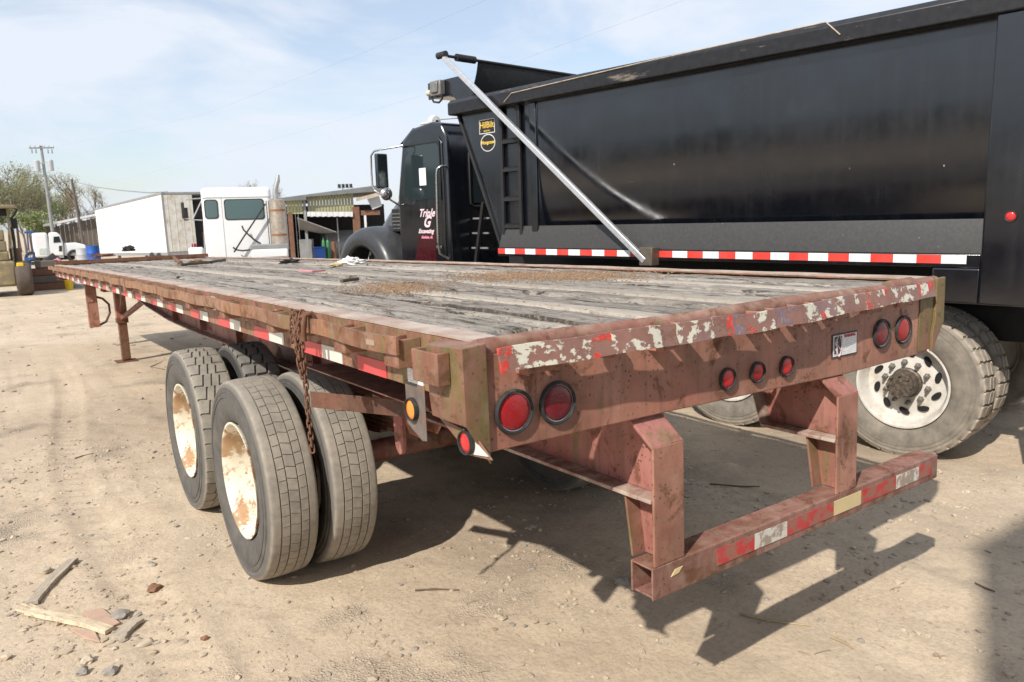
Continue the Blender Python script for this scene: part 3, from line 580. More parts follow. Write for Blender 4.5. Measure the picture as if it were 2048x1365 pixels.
for k in range(10):
    y = 3.9+.85*k; zb = 1.06 if y < 7.5 else 1.15
    b = MB(); b.prism([(.695, 1.34), (.695, zb), (.66, zb), (.06, 1.315), (.06, 1.34)], 'y', y-.005, y+.005); b.build('outrigger', M['frame'], T)
MB().box(.08, .62, .55, .56, 1.20, 1.33).box(.08, .62, .56, .60, 1.20, 1.21).build('mudflap_hanger', M['frame'], T)
a = FT.hit(622, 802, 'y', 1.56); c = FT.hit(850, 824, 'y', .98)
MB().bar(tuple(a), tuple(c), .006, .072).build('mudflap_bar', rusty('shade_darkened_flap_bar', (.06,.03,.022), (.09,.045,.032), 0, .5, .08, 41), T, bevel=.002)  # rust colour darkened to carry the shade under the rail
MB().box(.135, .52, .45, 1.75, 1.185, 1.192).build('mudflap_shelf', M['frame'], T, bevel=.002)

# rear underride guard
GY = -.05
for xc in (.643, 1.644):
    b = MB(); w = .069
    b.box(xc-w, xc+w, GY, GY+.010, .712, 1.106); b.build('guard_post', M['red'], T, bevel=.003)
    b = MB(); vs = [(xc-w, GY, 1.1065), (xc+w, GY, 1.1065), (xc+w-.024, .022, 1.186), (xc-w-.024, .022, 1.186), (xc-w, GY+.008, 1.098), (xc+w, GY+.008, 1.098), (xc+w-.024, .030, 1.178), (xc-w-.024, .030, 1.178)]
    b.add(vs, [(0,1,2,3),(7,6,5,4),(0,4,5,1),(1,5,6,2),(2,6,7,3),(3,7,4,0)]); b.build('guard_cap', M['red_pink'], T, bevel=.002)
    b = MB(); b.prism([(GY+.011, .715), (.055, .715), (.085, .922), (GY+.011, .922)], 'x', xc-.005, xc+.005); b.prism([(GY+.011, .9365), (.28, .9365), (.34, 1.186), (.032, 1.17), (GY+.011, 1.097)], 'x', xc-.012, xc-.0065); b.build('guard_web', M['red_pink'], T)
    b = MB(); b.box(xc-.074, xc+.074, GY+.0105, .0195, .9215, .9345); b.build('guard_ledge', M['flange'], T, bevel=.002)
    b = MB(); vs = [(xc-w+.008, .055, .715), (xc+w-.008, .055, .715), (xc+w-.008, .085, .921), (xc-w+.008, .085, .921), (xc-w+.008, .064, .715), (xc+w-.008, .064, .715), (xc+w-.008, .094, .921), (xc-w+.008, .094, .921)]
    b.add(vs, [(0,1,2,3),(7,6,5,4),(0,4,5,1),(1,5,6,2),(2,6,7,3),(3,7,4,0)]); b.build('guard_front_plate', M['red_algae'], T)
b = MB(); X0, X1, t = .563, 2.370, .007; ZB0, ZB1 = .603, .711
b.box(X0, X1, GY, GY+t, ZB0, ZB1); b.box(X0, X1, GY+.1-t, GY+.1, ZB0, ZB1); b.box(X0+.01, X1, GY+t, GY+.1-t, ZB0, ZB0+t); b.box(X0, X1, GY+t, GY+.1-t, ZB1-t, ZB1)
b.build('bumper_beam', rusty('bumper_paint', (.22,.095,.075), (.36,.20,.17), .15, .5, .4, 27), T, bevel=.004, seg=3)
def bx(u, v): return FT.hit(u, v, 'y', GY-.002)[0]
for (ua, ub, m, n_) in ((1434, 1509, 'tape_red_worn', 'red_tape'), (1509, 1574, 'tape_white_worn', 'white_tape'), (1575, 1667, 'tape_red_worn', 'red_tape'), (1668, 1722, 'tape_yellowed', 'yellowed_tape'), (1723, 1792, 'tape_red_worn', 'red_tape'), (1794, 1838, 'tape_white_worn', 'white_tape'), (1839, 1862, 'tape_red_worn', 'red_tape')):
    vm = 1150-(ua-1312)*.45; MB().box(bx(ua, vm), bx(ub, vm), GY-.0028, GY-.0003, .632, .690).build(n_, M[m], T)
MB().prism([(.645, .662), (.68, .666), (.70, .684), (.665, .682)], 'y', GY-.0028, GY-.0003).build('tape_scrap', M['tape_yellowed'], T)

# running gear
def tyre_mesh(name, Rr, w, rim_r, style, mat):
    h = Rr-rim_r; st = []                                # stations: x, r, tread flag (0 side, 1 rib, 2 groove), rib id
    st += [(w*.16, rim_r-.004, 0, 0), (w*.11, rim_r+.01, 0, 0), (w*.085, rim_r+.02, 0, 0), (w*.045, rim_r+.22*h, 0, 0), (w*.012, rim_r+.40*h, 0, 0), (0, rim_r+.55*h, 0, 0), (w*.008, rim_r+.60*h, 0, 0), (-.0015, rim_r+.605*h, 0, 0), (-.0010, rim_r+.625*h, 0, 0), (w*.010, rim_r+.63*h, 0, 0), (w*.016, rim_r+.72*h, 0, 0), (w*.008, rim_r+.725*h, 0, 0), (w*.012, rim_r+.745*h, 0, 0), (w*.024, rim_r+.75*h, 0, 0), (w*.030, Rr-.042, 0, 0), (w*.022, Rr-.038, 0, 0), (w*.05, Rr-.020, 0, 0), (w*.075, Rr-.010, 0, 0)]; NS = len(st)
    crown = lambda x: Rr-.010*((2*x/w-1)/.82)**2*.7
    if style == 'rib': gr = [.24, .40, .60, .76]; gw, gd, P, ld, lw, sl = .0075, .009, 58, .006, .07, 1.1
    elif style == 'zig': gr = [.32, .5, .68]; gw, gd, P, ld, lw, sl = .013, .011, 36, .009, .12, .25
    else: gr = [.36, .64]; gw, gd, P, ld, lw, sl = .016, .014, 34, .017, .26, .3
    e = .0022; xs = [w*.095]; fl = [(1, 0)]; rib = 0
    for g in gr:
        c = w*g; xs += [c-gw/2, c-gw/2+e, c+gw/2-e, c+gw/2]; fl += [(1, rib), (2, rib), (2, rib), (1, rib+1)]; rib += 1
    xs += [w*.905]; fl += [(1, rib)]
    X2, F2 = [xs[0]], [fl[0]]
    for i in range(1, len(xs)):                          # split wide ribs so that the cuts can bend
        if xs[i]-xs[i-1] > .02:
            for q in (1/3, 2/3): X2.append(xs[i-1]+(xs[i]-xs[i-1])*q); F2.append((3, fl[i][1]))
        X2.append(xs[i]); F2.append(fl[i])
    for x, (k, r_) in zip(X2, F2): st.append((x, crown(x)-(gd if k == 2 else 0), 1 if k in (1, 3) else 2, r_))
    st += [(w-a, r, 0, 9) for (a, r, k, q) in reversed(st[:NS])]
    A = [(0, 0), (1-lw, 0), (1-lw*.75, 1), (1-lw*.25, 1)]; V = []; nA = P*4; ms = len(st); last = rib
    for (x, r, k, rb) in st:
        xc = (x/w-.5); shear = 0
        if k: shear = sl*xc*(1 if rb % 2 == 0 else -.35)+(.30 if (style == 'rib' and rb == 2) else 0)*math.copysign(1, xc)*0
        lat = (k == 1)
        if style == 'zig': lat = lat and rb in (0, last)
        if style == 'rib': lat = lat and rb not in (0, last)
        for i in range(P):
            for (a, g) in A:
                t = 2*math.pi*(i+a+shear)/P; rr = r-(ld if (g and lat) else 0); xx = x
                if style == 'lug' and k == 0 and g and r > Rr-.025: rr = r-.010
                if style in ('zig', 'lug') and k and .2 < x/w < .8: xx = x+(.009 if a < .5 else -.009)
                if style == 'rib' and k and rb in (1, 2, 3) and .3 < x/w < .7: pass
                V.append((xx, rr*math.cos(t), rr*math.sin(t)))
    V = np.array(V); low = np.clip((-V[:, 2]-(Rr-.10))/.10, 0, 1); V[:, 0] += np.sign(V[:, 0]-w/2)*.010*low**2*(np.abs(V[:, 0]-w/2) > w*.40); V[:, 2] = np.maximum(V[:, 2], -(Rr-.012)); I = np.arange(ms*nA).reshape(ms, nA); J = np.roll(I, -1, 1)
    Fq = np.stack([I[:-1].ravel(), J[:-1].ravel(), J[1:].ravel(), I[1:].ravel()], 1)
    me = npmesh(name, V, Fq, mat); me.set_sharp_from_angle(angle=R(38)); return me
TYR, TYW, RIMR = .528, .262, .300
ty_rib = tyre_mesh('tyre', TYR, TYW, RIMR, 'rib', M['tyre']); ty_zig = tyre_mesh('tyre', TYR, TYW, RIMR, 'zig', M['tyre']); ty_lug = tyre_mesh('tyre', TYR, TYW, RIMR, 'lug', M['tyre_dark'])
def rim_mesh(mat, w=TYW, r=RIMR, dish=.225):
    b = MB(); b.lathe([(w*.16, r-.012), (w*.08, r+.006), (w*.05, r+.008), (w*.05, r-.002), (w*.10, r-.014), (w*.30, r-.024), (dish-.02, r-.045), (dish, r-.085), (dish+.006, r-.13), (dish-.004, .12), (dish-.004, .001)], 56, 'x')
    b.lathe([(w*.16, r-.012), (w*.5, r-.03), (w*.84, r-.012), (w*.92, r+.006)], 56, 'x'); return b.mesh('wheel', mat, 40)
rimm = rim_mesh(M['rim']); hubm = MB().lathe([(.145, .11), (.09, .105), (.08, .07), (.03, .065), (.02, .001)], 32, 'x').mesh('hub', M['hub'], 40)
nutm = MB().lathe([(.150, .016), (.125, .016), (.115, .011), (.105, .011), (.105, .001)], 6, 'x').mesh('lug_nut', M['nut'], 20)
def wheel(parent, x, y, z, tm, rm, flip=False, spin=0.0, hub=True, nuts=10, hm=None):
    w = put('wheel', rm, parent, loc=(x, y, z), rot=(0, 0, math.pi) if flip else None); t = put('tyre', tm, w)
    if hub:
        put('hub', hm or hubm, w)
        for k in range(nuts):
            a = 2*math.pi*(k+.5)/nuts; put('lug_nut', nutm, w, loc=(0, .142*math.cos(a), .142*math.sin(a)))
    return w
for ai, ay in enumerate((2.29, 3.527)):
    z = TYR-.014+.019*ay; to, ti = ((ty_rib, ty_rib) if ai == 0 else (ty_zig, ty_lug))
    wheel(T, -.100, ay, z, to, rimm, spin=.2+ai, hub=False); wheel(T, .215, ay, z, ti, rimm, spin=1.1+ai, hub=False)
    wheel(T, WID+.100, ay, z, ty_rib, rimm, True, spin=.5+ai); wheel(T, WID-.27, ay, z, ty_rib, rimm, True, hub=False)
    MB().tube([(.12, ay, z), (WID-.12, ay, z)], .065, 16).build('axle', M['frame'], T, 40)
    for xx in (.53, WID-.53): MB().lathe([(xx-.03, .21), (xx+.05, .21), (xx+.05, .05), (xx-.03, .05), (xx-.03, .21)], 32, 'x', (0, ay, z)).build('brake_drum', M['rust'], T, 40)
for xx in (.66, WID-.66):
    for y in (1.62, 2.91, 4.2):
        b = MB(); b.prism([(y-.14, 1.0), (y+.14, 1.0), (y+.10, .86), (y+.05, .80), (y-.05, .80), (y-.10, .86)], 'x', xx-.055, xx-.043); b.prism([(y-.14, 1.0), (y+.14, 1.0), (y+.10, .86), (y+.05, .80), (y-.05, .80), (y-.10, .86)], 'x', xx+.043, xx+.055); b.box(xx-.07, xx+.07, y-.15, y+.15, .995, 1.003); b.build('spring_hanger', M['red'], T, bevel=.002)
    for ay in (2.29, 3.527):
        for q in range(5):
            ln = .58-.085*q; pts = [(ay+ln*t, .86-.028*q-.02*(1-t*t)+.035*0) for t in np.linspace(-1, 1, 9)]
            b = MB(); b.prism(pts+[(p[0], p[1]-.022) for p in reversed(pts)], 'x', xx-.038, xx+.038); b.build('leaf_spring', M['rust'], T)
for ay in (2.29, 3.527):
    for xx in (.78, WID-.78):
        MB().lathe([(ay-.36, .001), (ay-.36, .07), (ay-.33, .085), (ay-.27, .085), (ay-.265, .095), (ay-.255, .095), (ay-.25, .085), (ay-.20, .08), (ay-.18, .04), (ay-.10, .02), (ay-.10, .001)], 18, 'y', (xx, 0, .70+.019*ay)).build('brake_chamber', M['rust'], T, 40)
        MB().tube([(xx, ay-.3, .79+.019*ay), (xx+.03, ay-.36, .90), (xx+.02, ay-.2, .97), (xx-.05, ay+.2, .95), (1.22, ay+.4, 1.15)], .010, 6).build('air_hose', M['rubber'], T, 60)
# a rounded red hanger plate and cross tube seen behind the amber lamp
h1 = FT.hit(800, 862, 'x', .40)
MB().prism([(h1[1]+.07*math.cos(a)*.6, h1[2]-.04+.075*math.sin(a)) for a in np.linspace(math.pi, 2*math.pi, 12)]+[(h1[1]+.042, 1.30), (h1[1]-.042, 1.30)], 'x', .39, .41).build('hanger_plate', M['red_pink'], T, bevel=.003)
MB().box(.30, .62, h1[1]-.03, h1[1]+.05, 1.04, 1.09).build('hanger_bracket', M['frame'], T, bevel=.003)

# landing gear
gy_ = 10.4; zf = tz(zg(0, gy_), gy_)
b = MB(); b.box(.485, .625, gy_-.065, gy_+.065, zf+.62, 1.35); b.build('landing_leg', M['red'], T, bevel=.006)
b = MB(); b.box(.50, .61, gy_-.052, gy_+.052, zf+.03, zf+.66); b.box(.48, .63, gy_-.07, gy_+.07, zf+.56, zf+.63); b.build('landing_leg_inner', M['rust'], T, bevel=.004)
b = MB(); b.box(.41, .69, gy_-.15, gy_+.15, zf-.002, zf+.014); b.prism([(.49, zf+.0145), (.62, zf+.0145), (.60, zf+.06), (.51, zf+.06)], 'y', gy_-.04, gy_+.04); b.build('landing_foot', M['rust'], T, bevel=.003)
for (p, q) in (((.555, gy_-.02, zf+.62), (.70, gy_-1.35, 1.10)), ((.555, gy_-.03, zf+.70), (.555, gy_-.65, 1.33))): MB().bar(p, q, .055, .055).build('landing_brace', M['frame'], T, bevel=.003)
MB().box(.38, .58, gy_+.15, gy_+.45, 1.13, 1.30).tube([(.48, gy_+.3, 1.2), (.48, gy_+2.0, 1.2)], .018, 8).build('gearbox', M['rust'], T, bevel=.006)
b = MB(); b.box(1.90, 2.03, gy_-.065, gy_+.065, zf+.62, 1.35); b.build('landing_leg', M['red'], T, bevel=.006)
b = MB(); b.box(1.913, 2.017, gy_-.052, gy_+.052, zf+.03, zf+.66); b.box(1.82, 2.10, gy_-.15, gy_+.15, zf-.002, zf+.014); b.build('landing_leg_inner', M['rust'], T, bevel=.004)
MB().bar((1.965, gy_-.02, zf+.6), (1.73, gy_-1.2, 1.12), .05, .05).build('landing_brace', M['frame'], T)
fy = 12.25; q = FT.hit(190, 656, 'y', fy)
b = MB(); b.box(q[0]-.075, q[0]+.075, fy-.06, fy+.06, q[2]+.01, 1.35); b.box(q[0]-.085, q[0]+.02, fy-.07, fy-.0605, q[2]+.42, q[2]+.56); b.build('nose_leg', M['red'], T, bevel=.006)
b = MB(); b.tube([(q[0]+.06, fy, q[2]+.50), (q[0]+.16, fy, q[2]+.46), (q[0]+.24, fy, q[2]+.36), (q[0]+.24, fy, q[2]+.22), (q[0]+.17, fy, q[2]+.08), (q[0]+.06, fy, q[2]+.03)], .018, 8); b.build('crank_loop', M['rust'], T, 60)

done = set()
for o in list(T.children):
    if o.name.split('.')[0] in ('wheel', 'axle', 'brake_drum', 'leaf_spring', 'spring_hanger', 'landing_foot', 'landing_leg_inner', 'landing_brace', 'nose_leg', 'crank_loop', 'gearbox'): continue
    if o.location.y: o.location.z += camber(o.location.y); continue
    if o.data.name in done: continue
    done.add(o.data.name); n_ = len(o.data.vertices); c_ = np.empty(n_*3, np.float32); o.data.vertices.foreach_get('co', c_); c_ = c_.reshape(-1, 3)
    c_[:, 2] += .018*np.sin(np.pi*np.clip(c_[:, 1]/12.94, 0, 1)); o.data.vertices.foreach_set('co', c_.ravel()); o.data.update()

# ------------------------------------------------------------------ chain hung over the rub rail
FC = Frame(tuple(FT.M @ Vector((-.092, 1.08, 1.497))))
chain = empty('rusty_chain', FC, 'rusty steel chain looped over the rub rail and hanging beside the tyres', 'chain')
lk = MB(); pts = []
for a in np.linspace(0, 2*math.pi, 17)[:-1]: pts.append((.0078*math.cos(a), 0, .0078*math.sin(a)+(.0095 if math.sin(a) > 1e-6 else (-.0095 if math.sin(a) < -1e-6 else 0))))
lk.tube(pts, .0038, 6, True); lkm = lk.mesh('chain_link', rusty('chain_rust', (.10,.045,.03), (.17,.08,.05), 0, .7, .2, 33), 60)
def chain_path(pts, pitch=.0245):
    P = [Vector(p) for p in pts]; seg = [(P[i+1]-P[i]).length for i in range(len(P)-1)]; tot = sum(seg); k = 0; d = 0
    while d < tot:
        q = d
        for i, s in enumerate(seg):
            if q <= s: break
            q -= s
        p = P[i].lerp(P[i+1], min(1, q/seg[i])); t = (P[i+1]-P[i]).normalized()
        o = put('chain_link', lkm, chain, loc=p); o.rotation_mode = 'QUATERNION'
        o.rotation_quaternion = t.to_track_quat('Z', 'Y') @ Matrix.Rotation((k % 2)*math.pi/2+random.uniform(-.25, .25)+.5, 3, 'Z').to_quaternion(); d += pitch; k += 1
# coordinates from the top outer edge of the rail
chain_path([(.035, .03, -.03), (.02, .025, .012), (-.004, .02, .018), (-.018, .015, -.01), (-.022, .005, -.05), (-.02, -.005, -.12), (-.02, -.01, -.25), (-.022, -.02, -.38), (-.02, -.03, -.50)])
chain_path([(.035, .07, -.04), (.02, .075, .010), (-.004, .078, .016), (-.018, .07, -.02), (-.024, .05, -.07), (-.03, .02, -.115), (-.028, -.005, -.14)])
chain_path([(.03, .11, -.03), (.012, .115, .014), (-.012, .11, .01), (-.022, .095, -.04), (-.022, .10, -.09)])
chain_path([(-.02, .03, -.02), (-.034, .02, -.06), (-.038, 0, -.11), (-.036, -.005, -.17), (-.03, -.01, -.22)])
chain_path([(.02, .0, -.02), (.008, -.005, .016), (-.014, .0, .006), (-.03, .015, -.05), (-.034, .03, -.08)])
hk = MB(); hk.tube([(.03, -.03, -.05), (.028, -.03, -.005), (.012, -.032, .022), (-.012, -.032, .016), (-.02, -.03, -.03), (-.02, -.028, -.08)], .010, 10); hk.build('grab_hook', rusty('hook_rust', (.10,.045,.03), (.17,.08,.05), 0, .7, .2, 35), chain, 60)

# ------------------------------------------------------------------ black dump truck beside the trailer
FD = Frame((4.325, 1.143, 0.0), 0.1423)
D = empty('dump_truck', FD, 'black dump truck with high glossy bed and white tarp arm beside the flatbed', 'dump truck')
B = M['black']
TB = [(2.952, -.10), (2.75, -.10), (2.5, -.100), (2.40, -.0985), (2.30, -.095), (2.20, -.089), (2.10, -.080), (2.0, -.068), (1.92, -.055), (1.84, -.039), (1.76, -.020), (1.68, .004), (1.6, .03)]; ys_ = np.linspace(-.486, 3.566, 25)
V = [(x, y, z) for y in ys_ for z, x in TB]; I = np.arange(len(V)).reshape(25, -1); o = put('bed_side_panel', npmesh('bed_side_panel', V, np.stack([I[:-1, :-1].ravel(), I[:-1, 1:].ravel(), I[1:, 1:].ravel(), I[1:, :-1].ravel()], 1), B), D)
MB().box(2.40, 2.415, -.84, 4.75, 1.45, 3.05).build('bed_side_panel', B, D)
b = MB(); b.prism([(-.10, 1.7205), (-.172, 1.502), (-.172, 1.494), (-.085, 1.494), (-.085, 1.7205)], 'y', -.486, 4.12); b.build('bed_skirt', M['skirt'], D, bevel=.004)
MB().box(-.176, -.06, -.484, 4.14, 1.405, 1.4935).build('bed_bottom_rail', B, D, bevel=.006)
b = MB(); b.prism([(-.085, 2.9525), (-.190, 2.9525), (-.205, 2.962), (-.205, 3.078), (-.160, 3.118), (.02, 3.135), (.02, 2.9525)], 'y', -.86, 4.86); b.build('bed_top_rail', M['toprail'], D, bevel=.006)
b = MB(); b.prism([(2.395, 2.9525), (2.48, 2.9525), (2.50, 3.055), (2.45, 3.12), (2.28, 3.125), (2.28, 3.0)], 'y', -.86, 4.86); b.build('bed_top_rail', M['toprail'], D, bevel=.006)
b = MB(); b.box(-.200, -.03, -.83, -.488, 1.17, 2.951); b.box(-.187, -.03, -.488, -.20, 1.17, 1.403); b.build('bed_rear_post', B, D, bevel=.012, seg=3)
b = MB(); b.prism([(-.49, 1.40), (-.20, 1.40), (.10, 1.40), (-.18, 1.29), (-.49, 1.20)], 'x', -.19, -.188); 
MB().box(-.12, -.088, 3.572, 3.665, 1.48, 2.951).build('bed_front_post', B, D, bevel=.008)
b = MB(); b.prism([(3.667, 1.494), (4.16, 1.494), (4.22, 1.80), (4.80, 2.951), (3.667, 2.951)], 'x', -.084, -.07); b.build('bed_front_side', B, D)
b = MB(); b.bar((-.092, 4.165, 1.50), (-.092, 4.805, 2.951), .03, .035, up=(1, 0, 0)); b.build('bed_front_edge', M['black_matte'], D, bevel=.004)
MB().box(-.07, 2.40, -.82, 4.14, 1.41, 1.47).build('bed_floor', M['black_matte'], D)
b = MB(); vs = [(-.06, 4.165, 1.5), (2.40, 4.165, 1.5), (2.40, 4.805, 3.05), (-.06, 4.805, 3.05)]; b.add(vs+[(x, y+.02, z) for x, y, z in vs], [(0,1,2,3),(7,6,5,4),(0,4,5,1),(1,5,6,2),(2,6,7,3),(3,7,4,0)]); b.build('bed_front_wall', B, D)
MB().box(-.06, 2.40, -.86, -.832, 1.30, 3.0).build('tailgate', B, D, bevel=.01)
# ladder
lad = MB().box(-.13, -.098, 3.80, 3.84, 1.50, 2.95).box(-.13, -.098, 4.07, 4.11, 1.50, 2.95).build('ladder', M['black_matte'], D, bevel=.004)
for z in (1.72, 2.005, 2.31, 2.60):
    b = MB().box(-.128, -.10, 3.8405, 4.0695, z-.02, z+.012)
    for k in range(6): y = 3.855+.036*k; b.prism([(y, z+.0125), (y+.02, z+.0125), (y+.01, z+.03)], 'x', -.126, -.104)
    b.build('rung', M['black_matte'], lad)
# old tarp scrape on the side: a thin raised scuffed welt, and scraped top edge
pts = [FD.hit(u, v, 'x', -.208) for (u, v) in ((1008, 205), (1023, 187), (1300, 122), (1652, 45), (1680, 70))]
MB().tube(pts, .0065, 6).build('scraped_edge', M['scuff'], D, 60)
# tape
y = -.402
k = 0
while y < 4.10:
    MB().box(-.1785, -.1763, y, min(y+.151, 4.13), 1.430, 1.487).build('white_tape' if k % 2 == 0 else 'red_tape', M['tape_white_new' if k % 2 == 0 else 'tape_red_new'], D); y += .1525; k += 1
h = FD.hit(2022, 433, 'x', -.2); lamp((-.2005, h[1], h[2]), 'x', .028, M['lens_bright'], D, name='marker_lamp')
# builder's plates on the front panel
def on_side(u, v, x=-.0845): return FD.hit(u, v, 'x', x)
h = on_side(974, 253); b = MB(); b.box(-.0862, -.0843, h[1]-.125, h[1]+.125, h[2]-.075, h[2]+.075); pl = b.build('maker_plate', M['white_paint'], D)
MB().box(-.0872, -.0863, h[1]-.117, h[1]+.117, h[2]-.067, h[2]+.067).build('plate_face', M['black_matte'], pl)
put('lettering', text_mesh('HilBilt', .092, M['gold'], .0, .0012), pl, loc=(-.0880, h[1], h[2]+.012), rot=(R(90), 0, R(-90)))
put('lettering', text_mesh('SALES INC.', .022, M['gold'], 0, .0005), pl, loc=(-.0880, h[1], h[2]-.048), rot=(R(90), 0, R(-90)))
h = on_side(976, 286); b = MB(); b.prism([(h[1]+.118*math.cos(a), h[2]+.092*math.sin(a)) for a in np.linspace(0, 2*math.pi, 33)[:-1]], 'x', -.0862, -.0843); ov = b.build('oval_badge', M['white_paint'], D)
b = MB(); b.prism([(h[1]+.109*math.cos(a), h[2]+.083*math.sin(a)) for a in np.linspace(0, 2*math.pi, 33)[:-1]], 'x', -.0872, -.0863); b.build('badge_face', M['black_matte'], ov)
put('lettering', text_mesh('Mongoose', .052, M['gold'], .1, .0016), ov, loc=(-.0880, h[1], h[2]+.004), rot=(R(90), 0, R(-90)))
# tarp arm, cross bar, tarp, housing
b = MB(); b.bar((-.275, 2.10, 1.40), (-.275, 4.80, 3.555), .045, .055); b.build('tarp_arm', M['alu'], D, bevel=.006)
b = MB(); b.box(-.29, -.177, 2.02, 2.16, 1.36, 1.52); b.build('arm_pivot', plain('greasy_pivot', (.17,.14,.11), .5, .4, .4, 20), D, bevel=.008)
b = MB(); b.tube([(-.275, 4.76, 3.585), (-.275, 4.90, 3.585)], .036, 14); b.build('arm_end_cap', M['rubber'], D, 50)
b = MB(); b.tube([(-.25, 4.80, 3.575), (2.62, 4.80, 3.575)], .016, 10); b.tube([(-.10, 4.80, 3.575), (.17, 4.80, 3.575)], .040, 14); b.build('tarp_bar', M['black_matte'], D, 50)
V, Fq = [], []; nu, nv = 24, 8
for i in range(nu+1):
    for j in range(nv+1):
        x = .22+2.1*i/nu; t = j/nv; V.append((x-.05*t*(1-i/nu), 4.80+.02*math.sin(x*5)*t+.10*t-.03*math.sin(t*3.1), 3.575-.40*t+.012*math.sin(x*9)*t))
I = np.arange(len(V)).reshape(nu+1, nv+1); Fq = np.stack([I[:-1, :-1].ravel(), I[:-1, 1:].ravel(), I[1:, 1:].ravel(), I[1:, :-1].ravel()], 1)
tp = put('tarp', npmesh('tarp', V, Fq, M['tarp']), D); sm_ = tp.modifiers.new('cloth', 'SOLIDIFY'); sm_.thickness = .004
b = MB(); b.prism([(4.78, 3.127), (5.02, 3.127), (5.15, 3.235), (5.60, 3.235), (5.60, 3.43), (5.0, 3.43), (4.95, 3.40), (4.78, 3.30)], 'x', .10, .13); b.box(.1305, 2.25, 5.30, 5.58, 3.25, 3.42); b.prism([(4.78, 3.127), (5.02, 3.127), (5.15, 3.235), (5.60, 3.235), (5.60, 3.43), (5.0, 3.43), (4.95, 3.40), (4.78, 3.30)], 'x', 2.2505, 2.28); b.build('tarp_housing', B, D, bevel=.01)
b = MB(); b.box(.02, .099, 5.26, 5.46, 3.25, 3.42); b.box(.0, .02, 5.30, 5.42, 3.28, 3.40); mt = b.build('tarp_motor', plain('dirty_motor_casting', (.26,.25,.24), .5, .4, .4, 15), D, bevel=.012)
b = MB(); b.tube([(.05, 5.53, 3.30), (.05, 5.46, 3.30)], .035, 14); b.build('motor_end', plain('cream_plastic', (.62,.58,.45), .5), mt, 50)
b = MB(); b.tube([(.05, 5.47, 3.25), (.05, 5.43, 3.19), (.05, 5.33, 3.17), (.05, 5.27, 3.20), (.05, 5.26, 3.26)], .012, 8); b.build('cable', M['rubber'], mt, 60)
# chassis
MB().box(.72, .80, -.8, 7.9, .80, 1.08).box(1.60, 1.68, -.8, 7.9, .80, 1.08).build('chassis_rail', M['black_matte'], D, bevel=.006)
MB().box(.55, 1.85, -.6, 2.6, 1.08, 1.40).box(.7, 1.7, 2.6, 4.9, 1.08, 1.40).build('bed_subframe', M['black_matte'], D)
MB().box(.02, .60, 3.2, 4.6, .60, 1.15).build('fuel_tank', M['black_matte'], D, bevel=.06, seg=4)
b = MB(); b.box(.02, .62, -.80, -.785, .33, .92); b.build('mud_flap', plain('dusty_mud_flap', (.30,.30,.28), .7, 0, .3, 10), D, bevel=.004)
MB().box(.0, .66, -.83, -.77, .921, 1.0).build('mud_flap_bar', M['black_matte'], D)
# wheels
ty_d = tyre_mesh('tyre', .545, .275, .315, 'lug', M['tyre_mud'])
b = MB(); r = .315; w = .275
b.lathe([(w*.16, r-.012), (w*.06, r+.008), (w*.03, r+.010), (w*.03, r-.004), (w*.09, r-.016), (w*.28, r-.022), (.115, r-.040), (.125, r-.065), (.120, r-.10), (.110, .165), (.108, .125), (.108, .001)], 64, 'x')
b.lathe([(w*.16, r-.012), (w*.5, r-.03), (w*.84, r-.012), (w*.92, r+.006)], 64, 'x'); rim_d = b.mesh('wheel', M['rim_grey'], 40)
b = MB(); b.lathe([(.108, .112), (.085, .108), (.080, .098), (.0, .094), (-.028, .090), (-.030, .082), (-.03, .001)], 40, 'x')
for k in range(8):
    a = 2*math.pi*k/8; b.lathe([(-.028, .0125), (-.045, .0125), (-.045, .001)], 6, 'x', (0, .08*math.cos(a), .08*math.sin(a)))
hub_d = b.mesh('hub', M['hub'], 35)
nut_d = MB().lathe([(.112, .024), (.104, .024), (.100, .017), (.072, .017), (.070, .010), (.045, .010), (.045, .001)], 6, 'x').mesh('lug_nut', M['nut'], 20)
hole_d = MB().prism([(.018*math.cos(a)*(1.3 if math.cos(a) > 0 else 1)+.0, .040*math.sin(a)) for a in np.linspace(0, 2*math.pi, 15)[:-1]], 'x', .1085, .1215).mesh('hand_hole', M['dark_hole'])
for (yy, main) in ((.02, True), (1.40, False)):
    for flip in (False, True):
        x0 = (0.0 if main else -.07) if not flip else 2.34
        w_ = wheel(D, x0, yy, .532, ty_d, rim_d, flip, hub=False)
        put('hub', hub_d, w_)
        for k in range(10):
            a = 2*math.pi*(k+.3)/10; put('lug_nut', nut_d, w_, loc=(.004, .152*math.cos(a), .152*math.sin(a))); a = 2*math.pi*(k+.55)/10
            if k % 1 == 0: put('hand_hole', hole_d, w_, loc=(0, .215*math.cos(a), .215*math.sin(a)), rot=(a+.45, 0, 0))
        wheel(D, .33 if not flip else 2.01, yy, .532, ty_d, rim_d, flip, hub=False)
    MB().tube([(.3, yy, .541), (2.04, yy, .541)], .07, 14).build('axle', M['black_matte'], D, 40)
for flip in (False, True): wheel(D, .08 if not flip else 2.26, 7.22, .541, ty_d, rim_d, flip, hub=False)
